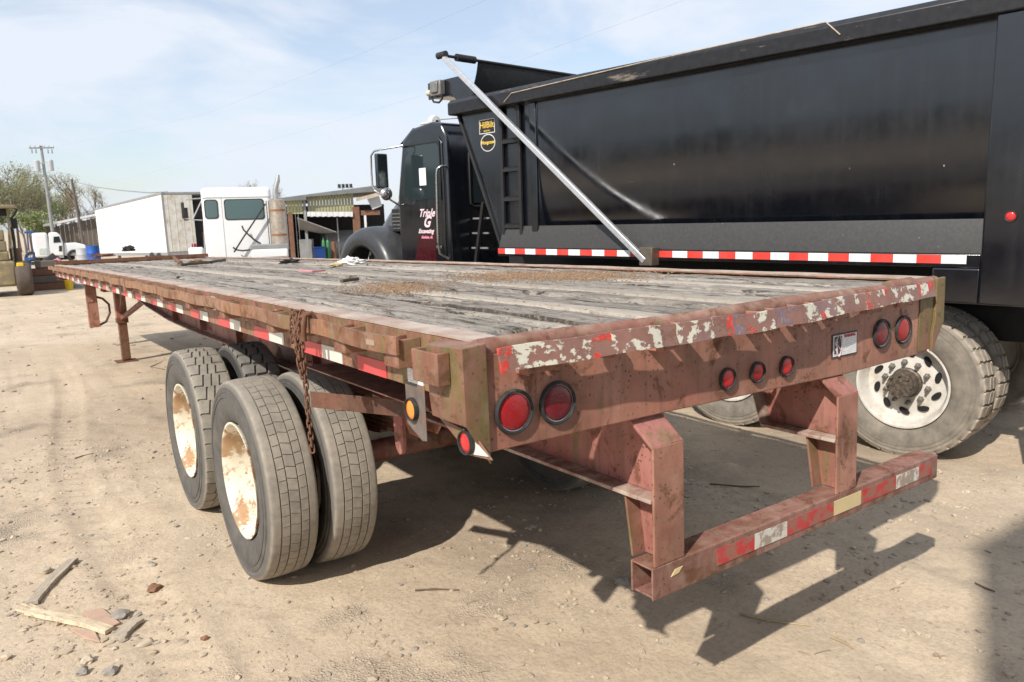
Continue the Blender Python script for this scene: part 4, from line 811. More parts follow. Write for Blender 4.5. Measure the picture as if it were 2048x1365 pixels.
# cab
def rbox(x0, x1, y0, y1, z0, z1, r, mat, name, seg=4): return MB().box(x0, x1, y0, y1, z0, z1).build(name, mat, D, 40, r, seg)
b = MB(); b.prism([(5.33, 1.10), (5.33, 2.80), (5.42, 2.955), (5.62, 2.99), (6.02, 2.95), (6.24, 2.82), (6.40, 2.10), (6.40, 1.10)], 'x', .13, 2.21); cab = b.build('cab', B, D, 40, .05, 4)
b = MB(); b.prism([(6.02, 2.955), (6.30, 2.79), (6.32, 2.775), (6.02, 2.925)], 'x', .16, 2.18); b.build('sun_visor', M['black_matte'], D, bevel=.006)
door = MB(); door.prism([(5.40, 1.15), (5.40, 2.72), (5.46, 2.80), (6.12, 2.80), (6.20, 2.72), (6.30, 2.12), (6.30, 1.15)], 'x', .118, .129); door = door.build('door', B, D, bevel=.006)
MB().prism([(5.46, 2.06), (5.46, 2.68), (5.50, 2.73), (6.08, 2.73), (6.14, 2.68), (6.22, 2.10), (6.0, 2.06)], 'x', .112, .1175).build('window', M['glass'], door, bevel=.002)
MB().box(.108, .1175, 5.44, 5.452, 2.04, 2.74).box(.108, .1175, 5.45, 6.10, 2.735, 2.748).build('window_trim', M['black_matte'], door)
h = FD.hit(845, 354, 'x', .111); MB().box(.1095, .1110, h[1]-.07, h[1]+.065, h[2]-.105, h[2]+.105).build('paper_notice', M['paper'], door)
MB().prism([(5.60, 1.70), (5.95, 1.60), (6.05, 1.30), (5.60, 1.30)], 'x', .1165, .1175).build('red_stripe', M['red_stripe'], door)
for (u, v, tx, sz, m, bo) in ((853, 427, 'Triple', .135, 'pink_letter', .003), (853, 445, 'G', .19, 'pink_letter', .006), (852, 463, 'Excavating', .074, 'pink_letter', .0025), (854, 475, 'Gadsden, AL', .045, 'pink_letter2', .002)):
    h = FD.hit(u, v, 'x', .1165); put('lettering', text_mesh(tx, sz, M[m], .45, bo), door, loc=(.1150, h[1], h[2]), rot=(R(90), 0, R(-90)))
h = FD.hit(793, 396, 'x', .3); put('lettering', text_mesh('430', .07, M['paper'], .3, .002), D, loc=(.365, 6.60, 2.06), rot=(R(90), 0, R(-90)))
MB().box(.10, .1175, 5.47, 5.58, 1.46, 1.49).build('door_handle', M['chrome'], door, bevel=.004)
b = MB(); b.tube([(.12, 5.33, 2.44), (.05, 5.345, 2.44), (.02, 5.38, 2.41), (.02, 5.40, 2.34), (.02, 5.43, 1.55), (.03, 5.42, 1.40), (.12, 5.36, 1.33)], .016, 10); b.build('grab_handle', M['chrome'], D, 60)
MB().box(.5, 1.9, 5.322, 5.3295, 2.0, 2.65).build('rear_window', M['glass'], D, bevel=.003)
b = MB(); b.tube([(.47, 5.318, 2.0), (.47, 5.318, 2.60), (.52, 5.318, 2.67), (1.88, 5.318, 2.67), (1.93, 5.318, 2.6), (1.93, 5.318, 2.0), (1.88, 5.318, 1.96), (.52, 5.318, 1.96)], .012, 8, True); b.build('window_seal', M['rubber'], D, 60)
# hood, fender, louvre
sec = [(6.402, .38, 1.96, 2.27), (6.7, .42, 1.92, 2.22), (7.0, .48, 1.86, 2.10), (7.3, .55, 1.79, 1.95), (7.6, .62, 1.72, 1.78), (7.9, .72, 1.62, 1.60)]
b = MB(); n = 9; vs = []
for (y, xa, xb, zt) in sec:
    vs += [(xa-.03, y, 1.0), (xa, y, 1.5), (xa+.01, y, zt-.16), (xa+.06, y, zt-.05), (xa+.18, y, zt), (xb-.18, y, zt), (xb-.06, y, zt-.05), (xb, y, zt-.16), (xb+.03, y, 1.0)]
fs = [(i*n+k, i*n+k+1, (i+1)*n+k+1, (i+1)*n+k) for i in range(len(sec)-1) for k in range(n-1)]; e = (len(sec)-1)*n; fs += [tuple(range(n)), tuple(range(e+n-1, e-1, -1))]
b.add(vs, fs); b.build('hood', M['grey_fender'], D, 50)
b = MB(); b.box(.385, .47, 6.56, 6.92, 1.66, 1.97); lv = b.build('louvre', M['black_matte'], D, bevel=.01)
for k in range(5): MB().box(.375, .3845, 6.59, 6.89, 1.695+.05*k, 1.71+.05*k).build('louvre_slat', M['chrome'], lv)
for sx in (0, 1):
    V = []; na, nb = 22, 10
    for i in range(na+1):
        a = math.pi*(-.06+1.12*i/na); ro = .70; 
        for j in range(nb+1):
            PF = ((.075, .66), (.055, .72), (.05, .80), (.06, .88), (.085, .935), (.12, .965), (.17, .985), (.24, .997), (.34, 1.0), (.45, 1.0), (.58, 1.0)); x, q0 = PF[j]; rr = ro*q0
            V.append((x if sx == 0 else 2.34-x, 7.22+rr*math.cos(a)*1.02, .98+rr*math.sin(a)*1.06))
    I = np.arange(len(V)).reshape(na+1, nb+1); Fq = np.stack([I[:-1, :-1].ravel(), I[:-1, 1:].ravel(), I[1:, 1:].ravel(), I[1:, :-1].ravel()], 1)
    f_ = put('fender', npmesh('fender', V, Fq, M['grey_fender']), D); q_ = f_.modifiers.new('shell', 'SOLIDIFY'); q_.thickness = .02
# mirrors
b = MB(); P_ = lambda u, v, x: tuple(FD.hit(u, v, 'x', x))
b.tube([(.13, 6.22, 2.74), P_(805, 292, .02), P_(765, 299, -.14), P_(748, 303, -.20), P_(742, 312, -.21), P_(743, 345, -.21), P_(745, 372, -.21), P_(750, 382, -.20), P_(768, 392, -.14), P_(800, 412, .02), (.13, 6.24, 2.02)], .013, 8); mr = b.build('mirror_arm', M['chrome'], D, 60)
b = MB(); h = FD.hit(763, 341, 'x', -.17); b.box(-.255, -.085, h[1]-.03, h[1]+.03, h[2]-.225, h[2]+.205); b.build('mirror_head', M['mirror'], mr, bevel=.02, seg=3)
b = MB(); h = FD.hit(774, 388, 'x', -.14); b.lathe([(h[1]-.035, .001), (h[1]-.03, .045), (h[1]-.01, .075), (h[1]+.02, .085), (h[1]+.04, .06), (h[1]+.045, .001)], 20, 'y', (-.14, 0, h[2])); b.build('round_mirror', M['chrome'], mr, 60)
# roof horn and beacon
b = MB(); h = FD.hit(868, 243, 'x', .55); b.lathe([(-.06, .02), (-.05, .07), (0, .085), (.05, .07), (.08, .02), (.30, .012), (.32, .001)], 20, 'y', (.55, h[1], 3.06), cap=False); b.box(.53, .57, h[1]-.03, h[1]+.03, 2.97, 3.0); b.build('roof_horn', plain('white_horn', (.72,.72,.70), .35), D, 50)
MB().tube([(.55, h[1]-.05, 3.08), (.75, 4.83, 3.03)], .008, 6).build('wire_rod', M['steel'], D)
for k in range(3):
    MB().bar((.45+.02*k, 5.30, 1.45+.18*k), (.45+.02*k, 5.0, 1.45+.18*k), .02, .02).build('step_rung', M['steel'], D)
MB().bar((.42, 5.22, 1.2), (.42, 5.02, 2.0), .04, .04).build('step_rail', M['black_matte'], D)

# ------------------------------------------------------------------ the yard behind
def root(name, F, label, cat, group=None): return empty(name, F, label, cat, group)
def pxbox(F, u0, u1, v0, v1, y0, y1, o=None, zmin=None):  # local box whose face y0 spans the pixel rectangle
    a = F.hit(u0, v0, 'y', y0); c = F.hit(u1, v1, 'y', y0); b2 = F.hit(u1, v0, 'y', y0); z1 = (a[2]+b2[2])/2; z0 = c[2] if zmin is None else zmin
    return (o or MB()).box(a[0], (b2[0]+c[0])/2, y0, y1, z0, z1)

# white box trailer
P = at(330, 450, 36); F = Frame((P[0], P[1], zg(P[0], P[1])), .058, -.022)
bt = root('box_trailer', F, 'white box van trailer with grimy half open rear end beyond the flatbed', 'trailer')
zt = F.hit(328, 383, 'x', 0)[2]; zb = F.hit(338, 505, 'x', 0)[2]; BL, BW = 16.0, 2.55
MB().box(.0, .03, .02, BL, zb, zt-.13).build('side_wall', M['van_side'], bt)
for k in range(13): MB().box(-.012, -.0005, .02+1.23*k, .05+1.23*k, zb+.02, zt-.14).build('panel_seam', M['white'], bt)
MB().box(-.02, BW+.02, 0, BL, zt-.13, zt).build('roof_rail', M['roof_white'] if False else M['grey'], bt, bevel=.02)
MB().box(BW-.03, BW, .02, BL, zb, zt-.13).build('side_wall', M['van_side'], bt)
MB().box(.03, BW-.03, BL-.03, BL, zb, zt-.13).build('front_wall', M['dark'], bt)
MB().box(0, BW, 0, BL, zb-.15, zb).build('floor', M['steel'], bt)
MB().box(-.015, .07, -.02, .05, zb-.1, zt).build('rear_post', M['grey'], bt); MB().box(BW-.07, BW+.015, -.02, .05, zb-.1, zt).build('rear_post', M['grey'], bt)
dr = MB().box(.075, 1.36, -.02, .02, zb+.01, zt-.14).build('rear_door', M['white_dirty'], bt)
MB().box(.85, 1.10, -.03, -.021, zt-1.35, zt-.75).build('door_vent', M['dark'], dr)
MB().box(1.12, 1.34, -.03, -.021, zb+.12, zb+.35).build('door_lamp', M['red_plastic'], dr)
for k in range(4): MB().box(.2+.33*k, .225+.33*k, -.032, -.021, zb+.05, zt-.2).build('lock_rod', M['white_dirty'], dr)
for k in range(3): MB().tube([(1.9+.15*k, .6+.2*k, zb), (1.85+.2*k, .6+.2*k, zb+.9+.2*k)], .04, 6).build('load_post', M['timber'], bt)
zl = 0.0
for yy in (1.6, 2.9):
    for xx in (.05, .36, BW-.33, BW-.02): MB().lathe([(xx-.13, .28), (xx-.13, .48), (xx-.1, .52), (xx+.1, .52), (xx+.13, .48), (xx+.13, .28), (xx-.13, .28)], 28, 'x', (0, yy, .54+.022*yy)).build('wheel', M['rubber'], bt, 40)
    MB().tube([(.1, yy, .54+.022*yy), (BW-.1, yy, .54+.022*yy)], .07, 8).build('axle', M['dark'], bt)
for xx in (.5, BW-.5): MB().box(xx-.08, xx+.08, 12.9, 13.06, .30, zb-.15).box(xx-.2, xx+.2, 12.8, 13.15, .285, .30).build('landing_leg', M['steel'], bt)

# white day cab tractor seen from behind
F = ground_at(475, 23.7); wt = root('white_tractor', F, 'white day cab truck seen from behind with tall rusty exhaust stack', 'truck')
a = F.hit(406, 440, 'y', 0); c = F.hit(546, 440, 'y', 0); zt = F.hit(475, 375, 'y', 0)[2]; x0, x1 = a[0], c[0]
MB().box(x0, x1, 0, 1.65, .95, zt).build('cab_body', M['white'], wt, 40, .13, 5)
zr = F.hit(475, 395, 'y', 0)[2]; MB().box(x0+.04, x1-.04, -.012, 0.02, zr-.008, zr+.008).build('roof_seam', M['grey'], wt)
for (u0, u1, v0, v1) in ((449, 528, 401, 437), (409, 436, 402, 436)):
    A_, C_ = F.hit(u0, v0, 'y', 0), F.hit(u1, v1, 'y', 0)
    def rr_(d): return [(xx+(.09)*math.cos(a_), zz+.09*math.sin(a_)) for xx, zz, s0 in ((C_[0]-.09+d, A_[2]-.09+d, 0), (A_[0]+.09-d, A_[2]-.09+d, 1), (A_[0]+.09-d, C_[2]+.09-d, 2), (C_[0]-.09+d, C_[2]+.09-d, 3)) for a_ in np.linspace(s0*math.pi/2, (s0+1)*math.pi/2, 6)]
    MB().prism(rr_(.03), 'y', -.012, -.002).build('window_seal', M['rubber'], wt, 40); MB().prism(rr_(0), 'y', -.016, -.0125).build('rear_window', M['glass_teal'], wt, 40)
xs_ = F.hit(446, 440, 'y', 0)[0]; MB().box(xs_-.006, xs_+.006, -.006, .0, 1.1, zr).build('panel_seam', M['grey'], wt)
b = MB(); q = F.hit(556, 445, 'y', -.35); zt1 = F.hit(556, 399, 'y', -.35)[2]; b.tube([(q[0], -.35, .9), (q[0], -.35, zt1-.03), (q[0], -.35, zt1)], [.235, .235, .17], 20); b.build('muffler', M['stack'], wt, 40)
b = MB(); t1, t2, t3 = F.hit(552, 399, 'y', -.35), F.hit(551, 376, 'y', -.35), F.hit(556, 350, 'y', -.35); tm = F.hit(550, 386, 'y', -.35); tn = F.hit(555, 362, 'y', -.35)
b.tube([tuple(t1-np.array([0, 0, .1])), tuple(t1), tuple(tm), tuple(t2), tuple(tn), tuple(t3)], [.085, .085, .083, .08, .075, .05], 12); b.build('exhaust_pipe', M['steel'], wt, 60)
for v in (421, 470): z = F.hit(556, v, 'y', -.35)[2]; MB().lathe([(z-.03, .242), (z+.03, .242), (z+.03, .236), (z-.03, .236), (z-.03, .242)], 20, 'z', (q[0], -.35, 0)).build('muffler_band', plain('rusty_band', (.30,.13,.06), .7), wt)
for (u0, u1) in ((533, 535.5), (537, 540)): pxbox(F, u0, u1, 402, 500, -.25, -.2).build('stack_bracket', M['rubber'], wt)
pxbox(F, 566, 575, 405, 500, -.15, .1).build('air_cleaner_pipe', M['steel'], wt, bevel=.03)
pxbox(F, 500, 577, 489, 498, -.7, -.2).build('deck_plate', M['grey'], wt, bevel=.02); pxbox(F, 503, 577, 498, 515, -.72, -.18).build('fairing', M['white'], wt, bevel=.05)
hp = lambda L, y=-.2: [tuple(F.hit(u, v, 'y', y)) for u, v in L]
for L in (((484, 452), (487, 460), (497, 470), (510, 481), (522, 488)), ((466, 495), (472, 500), (485, 502), (500, 500)), ((468, 505), (485, 478), (505, 448), (531, 408))): MB().tube(hp(L), .025, 7).build('air_hose', M['rubber'], wt, 60)
for L in (((405, 397), (388, 398), (372, 400)), ((405, 441), (385, 440), (366, 437)), ((403, 402), (385, 440)), ((404, 395), (407, 430), (410, 508))): MB().tube(hp(L, .3), .02, 7).build('mirror_strut', M['steel'], wt, 60)
pxbox(F, 361, 369, 405, 437, .25, .3).build('mirror', M['rubber'], wt, bevel=.02)
pxbox(F, 376, 406, 496, 512, .3, .9).build('fender', M['white'], wt, bevel=.05)
MB().box(x0+.3, x0+.42, -3.5, 3, .75, 1.0).box(x1-.42, x1-.3, -3.5, 3, .75, 1.0).build('chassis_rail', M['dark'], wt)
for yy in (-2.9, -1.6, 3.2):
    for xx in (x0+.05, x1-.05): MB().lathe([(xx-.16, .28), (xx-.16, .48), (xx-.12, .52), (xx+.12, .52), (xx+.16, .48), (xx+.16, .28), (xx-.16, .28)], 28, 'x', (0, yy, .515)).build('wheel', M['rubber'], wt, 40)
MB().box(x0+.25, x1-.25, 1.66, 3.6, .9, 2.0).build('hood', M['white'], wt, 40, .12, 4)

# open shed with olive siding
F = ground_at(660, 33); sh = root('open_shed', F, 'open fronted shed with olive yellow siding and grey sheet roof', 'shed')
H = lambda u, v, y=0: F.hit(u, v, 'y', y)
def pxpoly(L, y0, y1): return MB().prism([(H(u, v, y0)[0], H(u, v, y0)[2]) for u, v in L], 'y', y0, y1)
pxpoly(((540, 399), (770, 369), (770, 382), (612, 394), (612, 400), (540, 404)), -.4, 7).build('roof', M['roof'], sh)
for k in range(15):
    u0 = 614+6.15*k; pxbox(F, u0, u0+6.6, 393-.13*(u0-614), 424, -.02+.006*(k % 2), .06+.01*(k % 2)).build('siding_panel', M['olive_siding'], sh)
for k in range(5): u0 = 572+6.5*k; pxbox(F, u0, u0+7.0, 399, 428, .0+.006*(k % 2), .08).build('siding_panel', M['lime_siding'], sh)
for k in range(16): u0 = 614+5.7*k; pxbox(F, u0, u0+6.1, 424, 433+.8*(k % 2), -1.1+.015*(k % 2), -.03).build('awning_sheet', M['roof_white'], sh)
pxbox(F, 605, 615, 398, 520, -.05, .15, zmin=0).build('post', M['grey'], sh); pxbox(F, 704, 722, 414, 520, -1.0, -.7, zmin=0).build('post', M['timber'], sh, bevel=.02); pxbox(F, 673, 678, 436, 520, -.3, -.2, zmin=0).build('post', M['steel'], sh)
for (u0, u1) in ((575, 588), (590, 594), (596, 599)): pxbox(F, u0, u1, 426, 520, -2.0-.01*u0/100, -1.8, zmin=0).build('post', M['timber' if u0 == 575 else 'steel'], sh)
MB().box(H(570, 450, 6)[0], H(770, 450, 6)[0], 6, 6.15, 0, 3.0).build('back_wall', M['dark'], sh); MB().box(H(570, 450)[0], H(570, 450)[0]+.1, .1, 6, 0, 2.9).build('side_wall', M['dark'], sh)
b = MB(); L = [H(594, 435, -1.2), H(673, 464, -1.2), H(640, 466, .3), H(598, 458, .3)]; b.add([tuple(p) for p in L]+[(p[0], p[1], p[2]-.03) for p in L], [(0,1,2,3),(7,6,5,4),(0,4,5,1),(1,5,6,2),(2,6,7,3),(3,7,4,0)]); b.build('leaning_sheet', M['grey'], sh)
q = H(690, 470, 3); b = MB(); b.lathe([(q[0]-1.2, .02), (q[0]-1.15, .5), (q[0]-.9, .72), (q[0]+.9, .72), (q[0]+1.15, .5), (q[0]+1.2, .02)], 24, 'x', (0, 3, 1.05)); b.box(q[0]-.8, q[0]-.7, 2.6, 3.4, 0, .6).box(q[0]+.7, q[0]+.8, 2.6, 3.4, 0, .6)
b = b.build('storage_tank', M['steel'], None, 40); b.matrix_world = F.M; tag(b, 'pale grey storage tank lying inside the open shed', 'tank')
b = MB(); L = [(712, 397), (765, 383), (766, 389), (713, 403)]; pxpoly(L, -1.6, -1.4).build('roof_beam', plain('tan_board', (.46,.38,.29), .8), sh)
pxpoly(((734, 398), (758, 392), (764, 412), (745, 420)), -1.3, -1.27).build('grey_flap', M['ceramic'], sh); pxbox(F, 728, 735, 431, 520, -1.3, -1.1, zmin=0).build('post', M['roof_white'], sh)
pxbox(F, 722, 760, 421, 430, -1.2, -.9).build('lintel', M['timber'], sh)
# floodlights on the shed roof
F2 = Frame(tuple(at(690, 450, 35.5)[:2])+(zg(0, 30),), -YAW); fl = root('floodlight_bar', F2, 'bar of four small floodlights standing on the shed roof', 'floodlight')
zr = F2.hit(690, 376, 'y', 0)[2]; MB().tube([(0, 0, zr-.4), (0, 0, zr)], .03, 6).build('post', M['steel'], fl); xa = F2.hit(675, 374, 'y', 0)[0]; xb = F2.hit(706, 374, 'y', 0)[0]; MB().box(xa, xb, -.03, .03, zr-.02, zr+.02).build('bar', M['steel'], fl)
for k in range(4): x = xa+(xb-xa)*(k+.5)/4; MB().box(x-.06, x+.06, -.1, .05, zr+.021, zr+.17).build('lamp_head', M['rubber'], fl, bevel=.02)
# things kept in the shed
for (u0, u1, m, nm) in ((643, 650, 'green', 'green gas cylinder with white cap beside the blue bin in the shed'), (651.5, 659, 'green', 'green gas cylinder next to the brown cylinder in the shed'), (662, 671, 'timber', 'brown gas cylinder beside the grey shed post')):
    a = H((u0+u1)/2, 480, -.6); r = abs(H(u1, 480, -.6)[0]-H(u0, 480, -.6)[0])/2
    b = MB(); b.lathe([(0, r), (a[2]-.12, r), (a[2]-.04, r*.7), (a[2], r*.35), (a[2]+.12, r*.3), (a[2]+.14, .001)], 16, 'z', (a[0], -.6, 0)); o = b.build('gas_cylinder', M[m], None, 40); o.matrix_world = F.M; tag(o, nm, 'gas cylinder')
b = MB(); a, c = H(627, 497, -.9), H(650, 497, -.9); b.prism([(a[0]+.05, 0.0), (c[0]-.05, 0.0), (c[0], a[2]), (a[0], a[2])], 'y', -.9, -.4); b.box(a[0]-.03, c[0]+.03, -.93, -.37, a[2]+.001, a[2]+.04); o = b.build('storage_bin', M['blue_plastic'], None, 40, .02); o.matrix_world = F.M; tag(o, 'blue plastic bin in front of the green gas cylinders', 'bin')
b = MB(); a, c = H(598, 480, .4), H(626, 480, .4); b.box(a[0], c[0], .4, 1.3, .25, a[2]); b.box(a[0]+.05, c[0]-.05, .38, .399, .4, a[2]-.2); o = b.build('welder_cabinet', M['grey'], None, 40, .03); 
for xx in (a[0]+.1, c[0]-.1): b = MB().lathe([(xx-.04, .001), (xx-.04, .12), (xx+.04, .12), (xx+.04, .001)], 14, 'x', (0, .7, .122)).build('wheel', M['rubber'], o)
o.matrix_world = F.M; tag(o, 'dark grey wheeled cabinet under the leaning sheet in the shed', 'cabinet')

# white sleeper tractor with a blue rack behind the cab, far left
F = ground_at(115, 60); st_ = root('sleeper_tractor', F, 'small distant white sleeper truck parked before the long shed', 'truck'); H = lambda u, v, y=0: F.hit(u, v, 'y', y)
pxbox(F, 63, 97, 466, 516, 0, 2.2).build('sleeper', M['white'], st_, 40, .18, 4); pxbox(F, 78, 94, 497, 509, -.03, 0).build('side_locker', plain('pale_locker', (.55,.62,.58), .5), st_, bevel=.02)
b = pxpoly = None
def pxp(F, L, y0, y1): return MB().prism([(F.hit(u, v, 'y', y0)[0], F.hit(u, v, 'y', y0)[2]) for u, v in L], 'y', y0, y1)
pxp(F, ((97, 466), (113, 465), (120, 470), (126, 486), (128, 512), (97, 512)), .1, 2.1).build('cab', M['white'], st_, 40, .08, 3)
pxp(F, ((107, 474), (118, 473), (122, 485), (107, 486)), .07, .099).build('door_window', M['glass'], st_); pxp(F, ((118, 492), (124, 492), (124, 503), (118, 503)), .07, .099).build('grille', M['rubber'], st_)
pxp(F, ((128.5, 487), (152, 486), (170, 490), (174, 497), (172, 512), (128.5, 512)), .25, 1.95).build('hood', M['white'], st_, 40, .08, 3)
for (u, v) in ((82, 524), (66, 524), (150, 516)): q = F.hit(u, v, 'y', .1); MB().lathe([(.05, .3), (.05, .5), (.1, .54), (.3, .54), (.35, .5), (.35, .3), (.05, .3)], 24, 'y', (q[0], 0, .54)).build('wheel', M['rubber'], st_, 40)
pxbox(F, 97, 128, 512, 516, .15, .5).build('step', M['steel'], st_); pxbox(F, 58, 150, 514, 519, .4, 1.6).build('chassis', M['dark'], st_)
F = ground_at(56, 57); rk = root('blue_rack', F, 'tall blue steel rack standing behind the white sleeper truck', 'rack')
for u in (49, 55, 62): pxbox(F, u, u+2.6, 466, 520, 0, .15, zmin=0).build('upright', M['blue'], rk)
pxbox(F, 48, 69, 463, 467, -.1, .3).build('top_plate', M['blue'], rk); pxbox(F, 48, 66, 516, 520, -.05, .2).build('rail', M['blue'], rk)
# drums and bin by the truck
for (u, v0, D_, r, m, lb, nm) in ((158, 497, 52, .38, 'ceramic', 'grey green drum beside the front of the white sleeper truck', 'drum'), (180, 492, 50, .42, 'blue_plastic', 'blue drum by the end of the white box trailer', 'drum')):
    F = ground_at(u, D_); z = F.hit(u, v0, 'y', 0)[2]; b = MB(); b.lathe([(0, .001), (0, r), (z*.33, r), (z*.35, r*1.03), (z*.37, r), (z*.66, r), (z*.68, r*1.03), (z*.7, r), (z, r), (z, r*.9), (z-.03, r*.88), (z-.03, .001)], 24, 'z'); o = b.build(nm, M[m], None, 40); o.matrix_world = F.M; tag(o, lb, nm)
# long low shed
F = ground_at(150, 78); ls = root('long_shed', F, 'long low shed with pale roof and dark timber walls behind the trucks', 'shed')
pxp(F, ((86, 449), (215, 423), (215, 427), (86, 454)), -.6, 7).build('roof', M['roof_white'], ls)
a, c = F.hit(92, 455, 'y', 0), F.hit(215, 430, 'y', 0)
for k in range(14): x = a[0]+(c[0]-a[0])*k/14; w = (c[0]-a[0])/14; z = a[2]+(c[2]-a[2])*k/14-.05; MB().box(x, x+w*.96, .02*(k % 2), .12, 0, z).build('wall_panel', plain('brown_grey_board', (.13,.11,.09), .85) if k == 0 else bpy.data.materials['brown_grey_board'], ls)
for u in (96, 110, 130): pxbox(F, u, u+3, 452, 500, -.3, -.1, zmin=0).build('post', M['timber'], ls)

# utility poles and wires
F = ground_at(104, 70); up = root('utility_pole', F, 'tall grey utility pole with crossarm and two transformer cans', 'utility pole'); H = lambda u, v, y=0: F.hit(u, v, 'y', y)
t = H(82, 292); MB().tube([(0, 0, -.3), tuple((np.array([0, 0, 0])+t)/2), tuple(t)], [.17, .15, .11], 10).build('pole', M['pole'], up, 50)
a, c = H(58, 297), H(108, 296); MB().bar((a[0], -.12, a[2]), (c[0], -.12, c[2]), .1, .12).build('crossarm', M['pole'], up)
for k in range(6): x = a[0]+(c[0]-a[0])*(.04+.92*k/5); MB().lathe([(0, .03), (.06, .07), (.1, .05), (.18, .06), (.22, .03), (.24, .001)], 10, 'z', (x, -.12, a[2]+.061)).build('insulator', M['ceramic'], up, 50)
for k in (0, 1, 4, 5): x = a[0]+(c[0]-a[0])*(.1+.8*k/5); MB().lathe([(0, .05), (-.35, .06), (-.4, .03), (-.4, .001)], 8, 'z', (x, -.2, a[2]-.061)).build('cutout', M['steel'], up, 50)
for (u, v) in ((74, 332), (101, 331)): q = H(u, v); MB().lathe([(-.5, .001), (-.5, .25), (.40, .25), (.48, .18), (.5, .001)], 18, 'z', (q[0], -.1, q[2])).box(min(q[0], H(91, v)[0]), max(q[0], H(91, v)[0]), -.12, -.05, q[2]+.2, q[2]+.26).build('transformer', M['ceramic'], up, 40)
F = ground_at(165, 62); u2 = root('service_pole', F, 'thin dark service pole leaning beside the long shed', 'utility pole'); t = F.hit(143, 359, 'y', 0)
MB().tube([(0, 0, -.3), tuple(t)], [.13, .09], 10).build('pole', plain('dark_pole', (.13,.11,.10), .9), u2, 50); MB().lathe([(0, .05), (.1, .05), (.14, .001)], 8, 'z', tuple(t)).build('insulator', M['ceramic'], u2, 50)
def wire(L, r, lb):
    pts = [at(*p) for p in L]; q = []
    for i in range(len(pts)-1):
        for k in range(6): q.append(tuple(pts[i]+(pts[i+1]-pts[i])*k/6))
    q.append(tuple(pts[-1])); o = MB().tube(q, r, 5).build('overhead_wire', M['pole'], None, 60); tag(o, lb, 'wire')
wire(((98, 352, 69.5), (145, 363, 61.5), (190, 374, 55), (240, 381, 48), (300, 386, 40), (335, 384, 36.5)), .03, 'dark service cable sagging from the pole to the box trailer')
wire(((200, 372, 82), (500, 293, 58), (850, 190, 42), (1030, 125, 33), (1365, 2, 24), (1520, -60, 21)), .003, 'thin power line passing behind the tarp arm of the dump truck')
wire(((108, 295, 69.7), (400, 232, 52), (705, 115, 35), (955, 8, 25), (1120, -70, 21)), .0028, 'thin power line running up to the left of the dump truck')

# trees
def tree_parts(h, spread, leafm, nleaf, seed, ls=.16, bare=.5):
    r = random.Random(seed); b = MB(); tips = []
    def limb(p, d, L, rad, lev):
        pts = [p]; q = Vector(p); dd = Vector(d).normalized(); n = 4
        for i in range(n):
            dd = (dd+Vector((r.uniform(-.16, .16), r.uniform(-.16, .16), r.uniform(-.02, .14)))).normalized(); q = q+dd*(L/n); pts.append(tuple(q))
        b.tube(pts, rad, 5 if lev else 7, r2=rad*.45)
        if lev >= 1: tips.extend(pts[2:])
        if lev < 3:
            for i in range((7, 5, 3)[lev]):
                t = r.uniform(.3 if lev == 0 else .15, 1); k = min(n-1, int(t*n)); s0 = Vector(pts[k]).lerp(Vector(pts[k+1]), t*n-k); a = r.uniform(0, 6.28)
                nd = (dd*r.uniform(.5, 1.0)+Vector((math.cos(a), math.sin(a), r.uniform(0, .5)))*spread).normalized(); limb(tuple(s0), nd, L*r.uniform(.32, .52), rad*.42, lev+1)
    limb((0, 0, -.2), (r.uniform(-.05, .05), r.uniform(-.05, .05), 1), h*.86, h*.014, 0)
    tm = b.mesh('trunk', M['bark'], 60); V, Fq = [], []
    for i in range(nleaf):
        c = Vector(r.choice(tips))+Vector((r.gauss(0, .28), r.gauss(0, .28), r.gauss(0, .28))); s = ls*r.uniform(.5, 1.3); a = Vector((r.gauss(0, 1), r.gauss(0, 1), r.gauss(0, 1))).normalized(); d = a.orthogonal().normalized(); e = a.cross(d)
        k = len(V); V += [tuple(c-d*s), tuple(c+e*s*.5), tuple(c+d*s), tuple(c-e*s*.5)]; Fq.append((k, k+1, k+2, k+3))
    return tm, npmesh('crown', V, Fq, leafm, False)
kinds = [tree_parts(11.5, .6, M['leaf'], 2600, 1, .11), tree_parts(10, .7, M['leaf2'], 3800, 2, .11), tree_parts(10.5, .6, M['leaf3'], 1100, 3, .10), tree_parts(6.5, .9, M['leaf2'], 3800, 4, .13)]
LB = ['tall spring tree with thin olive green leaves behind the long shed', 'light green spring tree in full young leaf behind the long shed', 'nearly bare tree with reddish brown buds behind the long shed', 'low bushy light green tree in front of the tall trees']
for i, (u, D_, k, s) in enumerate(((-60, 88, 0, .9), (-28, 95, 2, .95), (-4, 86, 0, .92), (12, 98, 2, 1.02), (24, 92, 0, .80), (36, 96, 1, .78), (46, 88, 2, .86), (58, 94, 0, .80), (70, 99, 1, .74), (80, 90, 2, .76), (92, 98, 0, .70), (104, 92, 2, .66), (122, 101, 0, .64), (138, 95, 2, .74), (155, 100, 2, .90), (170, 96, 2, .86), (190, 99, 2, .74), (210, 98, 2, .68), (58, 76, 3, .70), (30, 82, 0, .74), (50, 102, 0, .84), (66, 84, 0, .70), (84, 105, 1, .72), (98, 104, 0, .72), (112, 88, 1, .56), (90, 84, 3, .55), (-10, 80, 3, .85), (512, 80, 2, .60), (540, 86, 2, .60), (436, 85, 2, .60), (525, 92, 0, .60))):
    F = ground_at(u, D_, random.uniform(0, 6)); o = root('spring_tree', F, LB[k] if u < 300 else 'bare tree top showing behind the white day cab truck', 'tree', ('trees behind the long shed %d' % k) if u < 300 else 'tree tops behind the white truck'); o.scale = (s, s, s)
    put('trunk', kinds[k][0], o); put('crown', kinds[k][1], o)

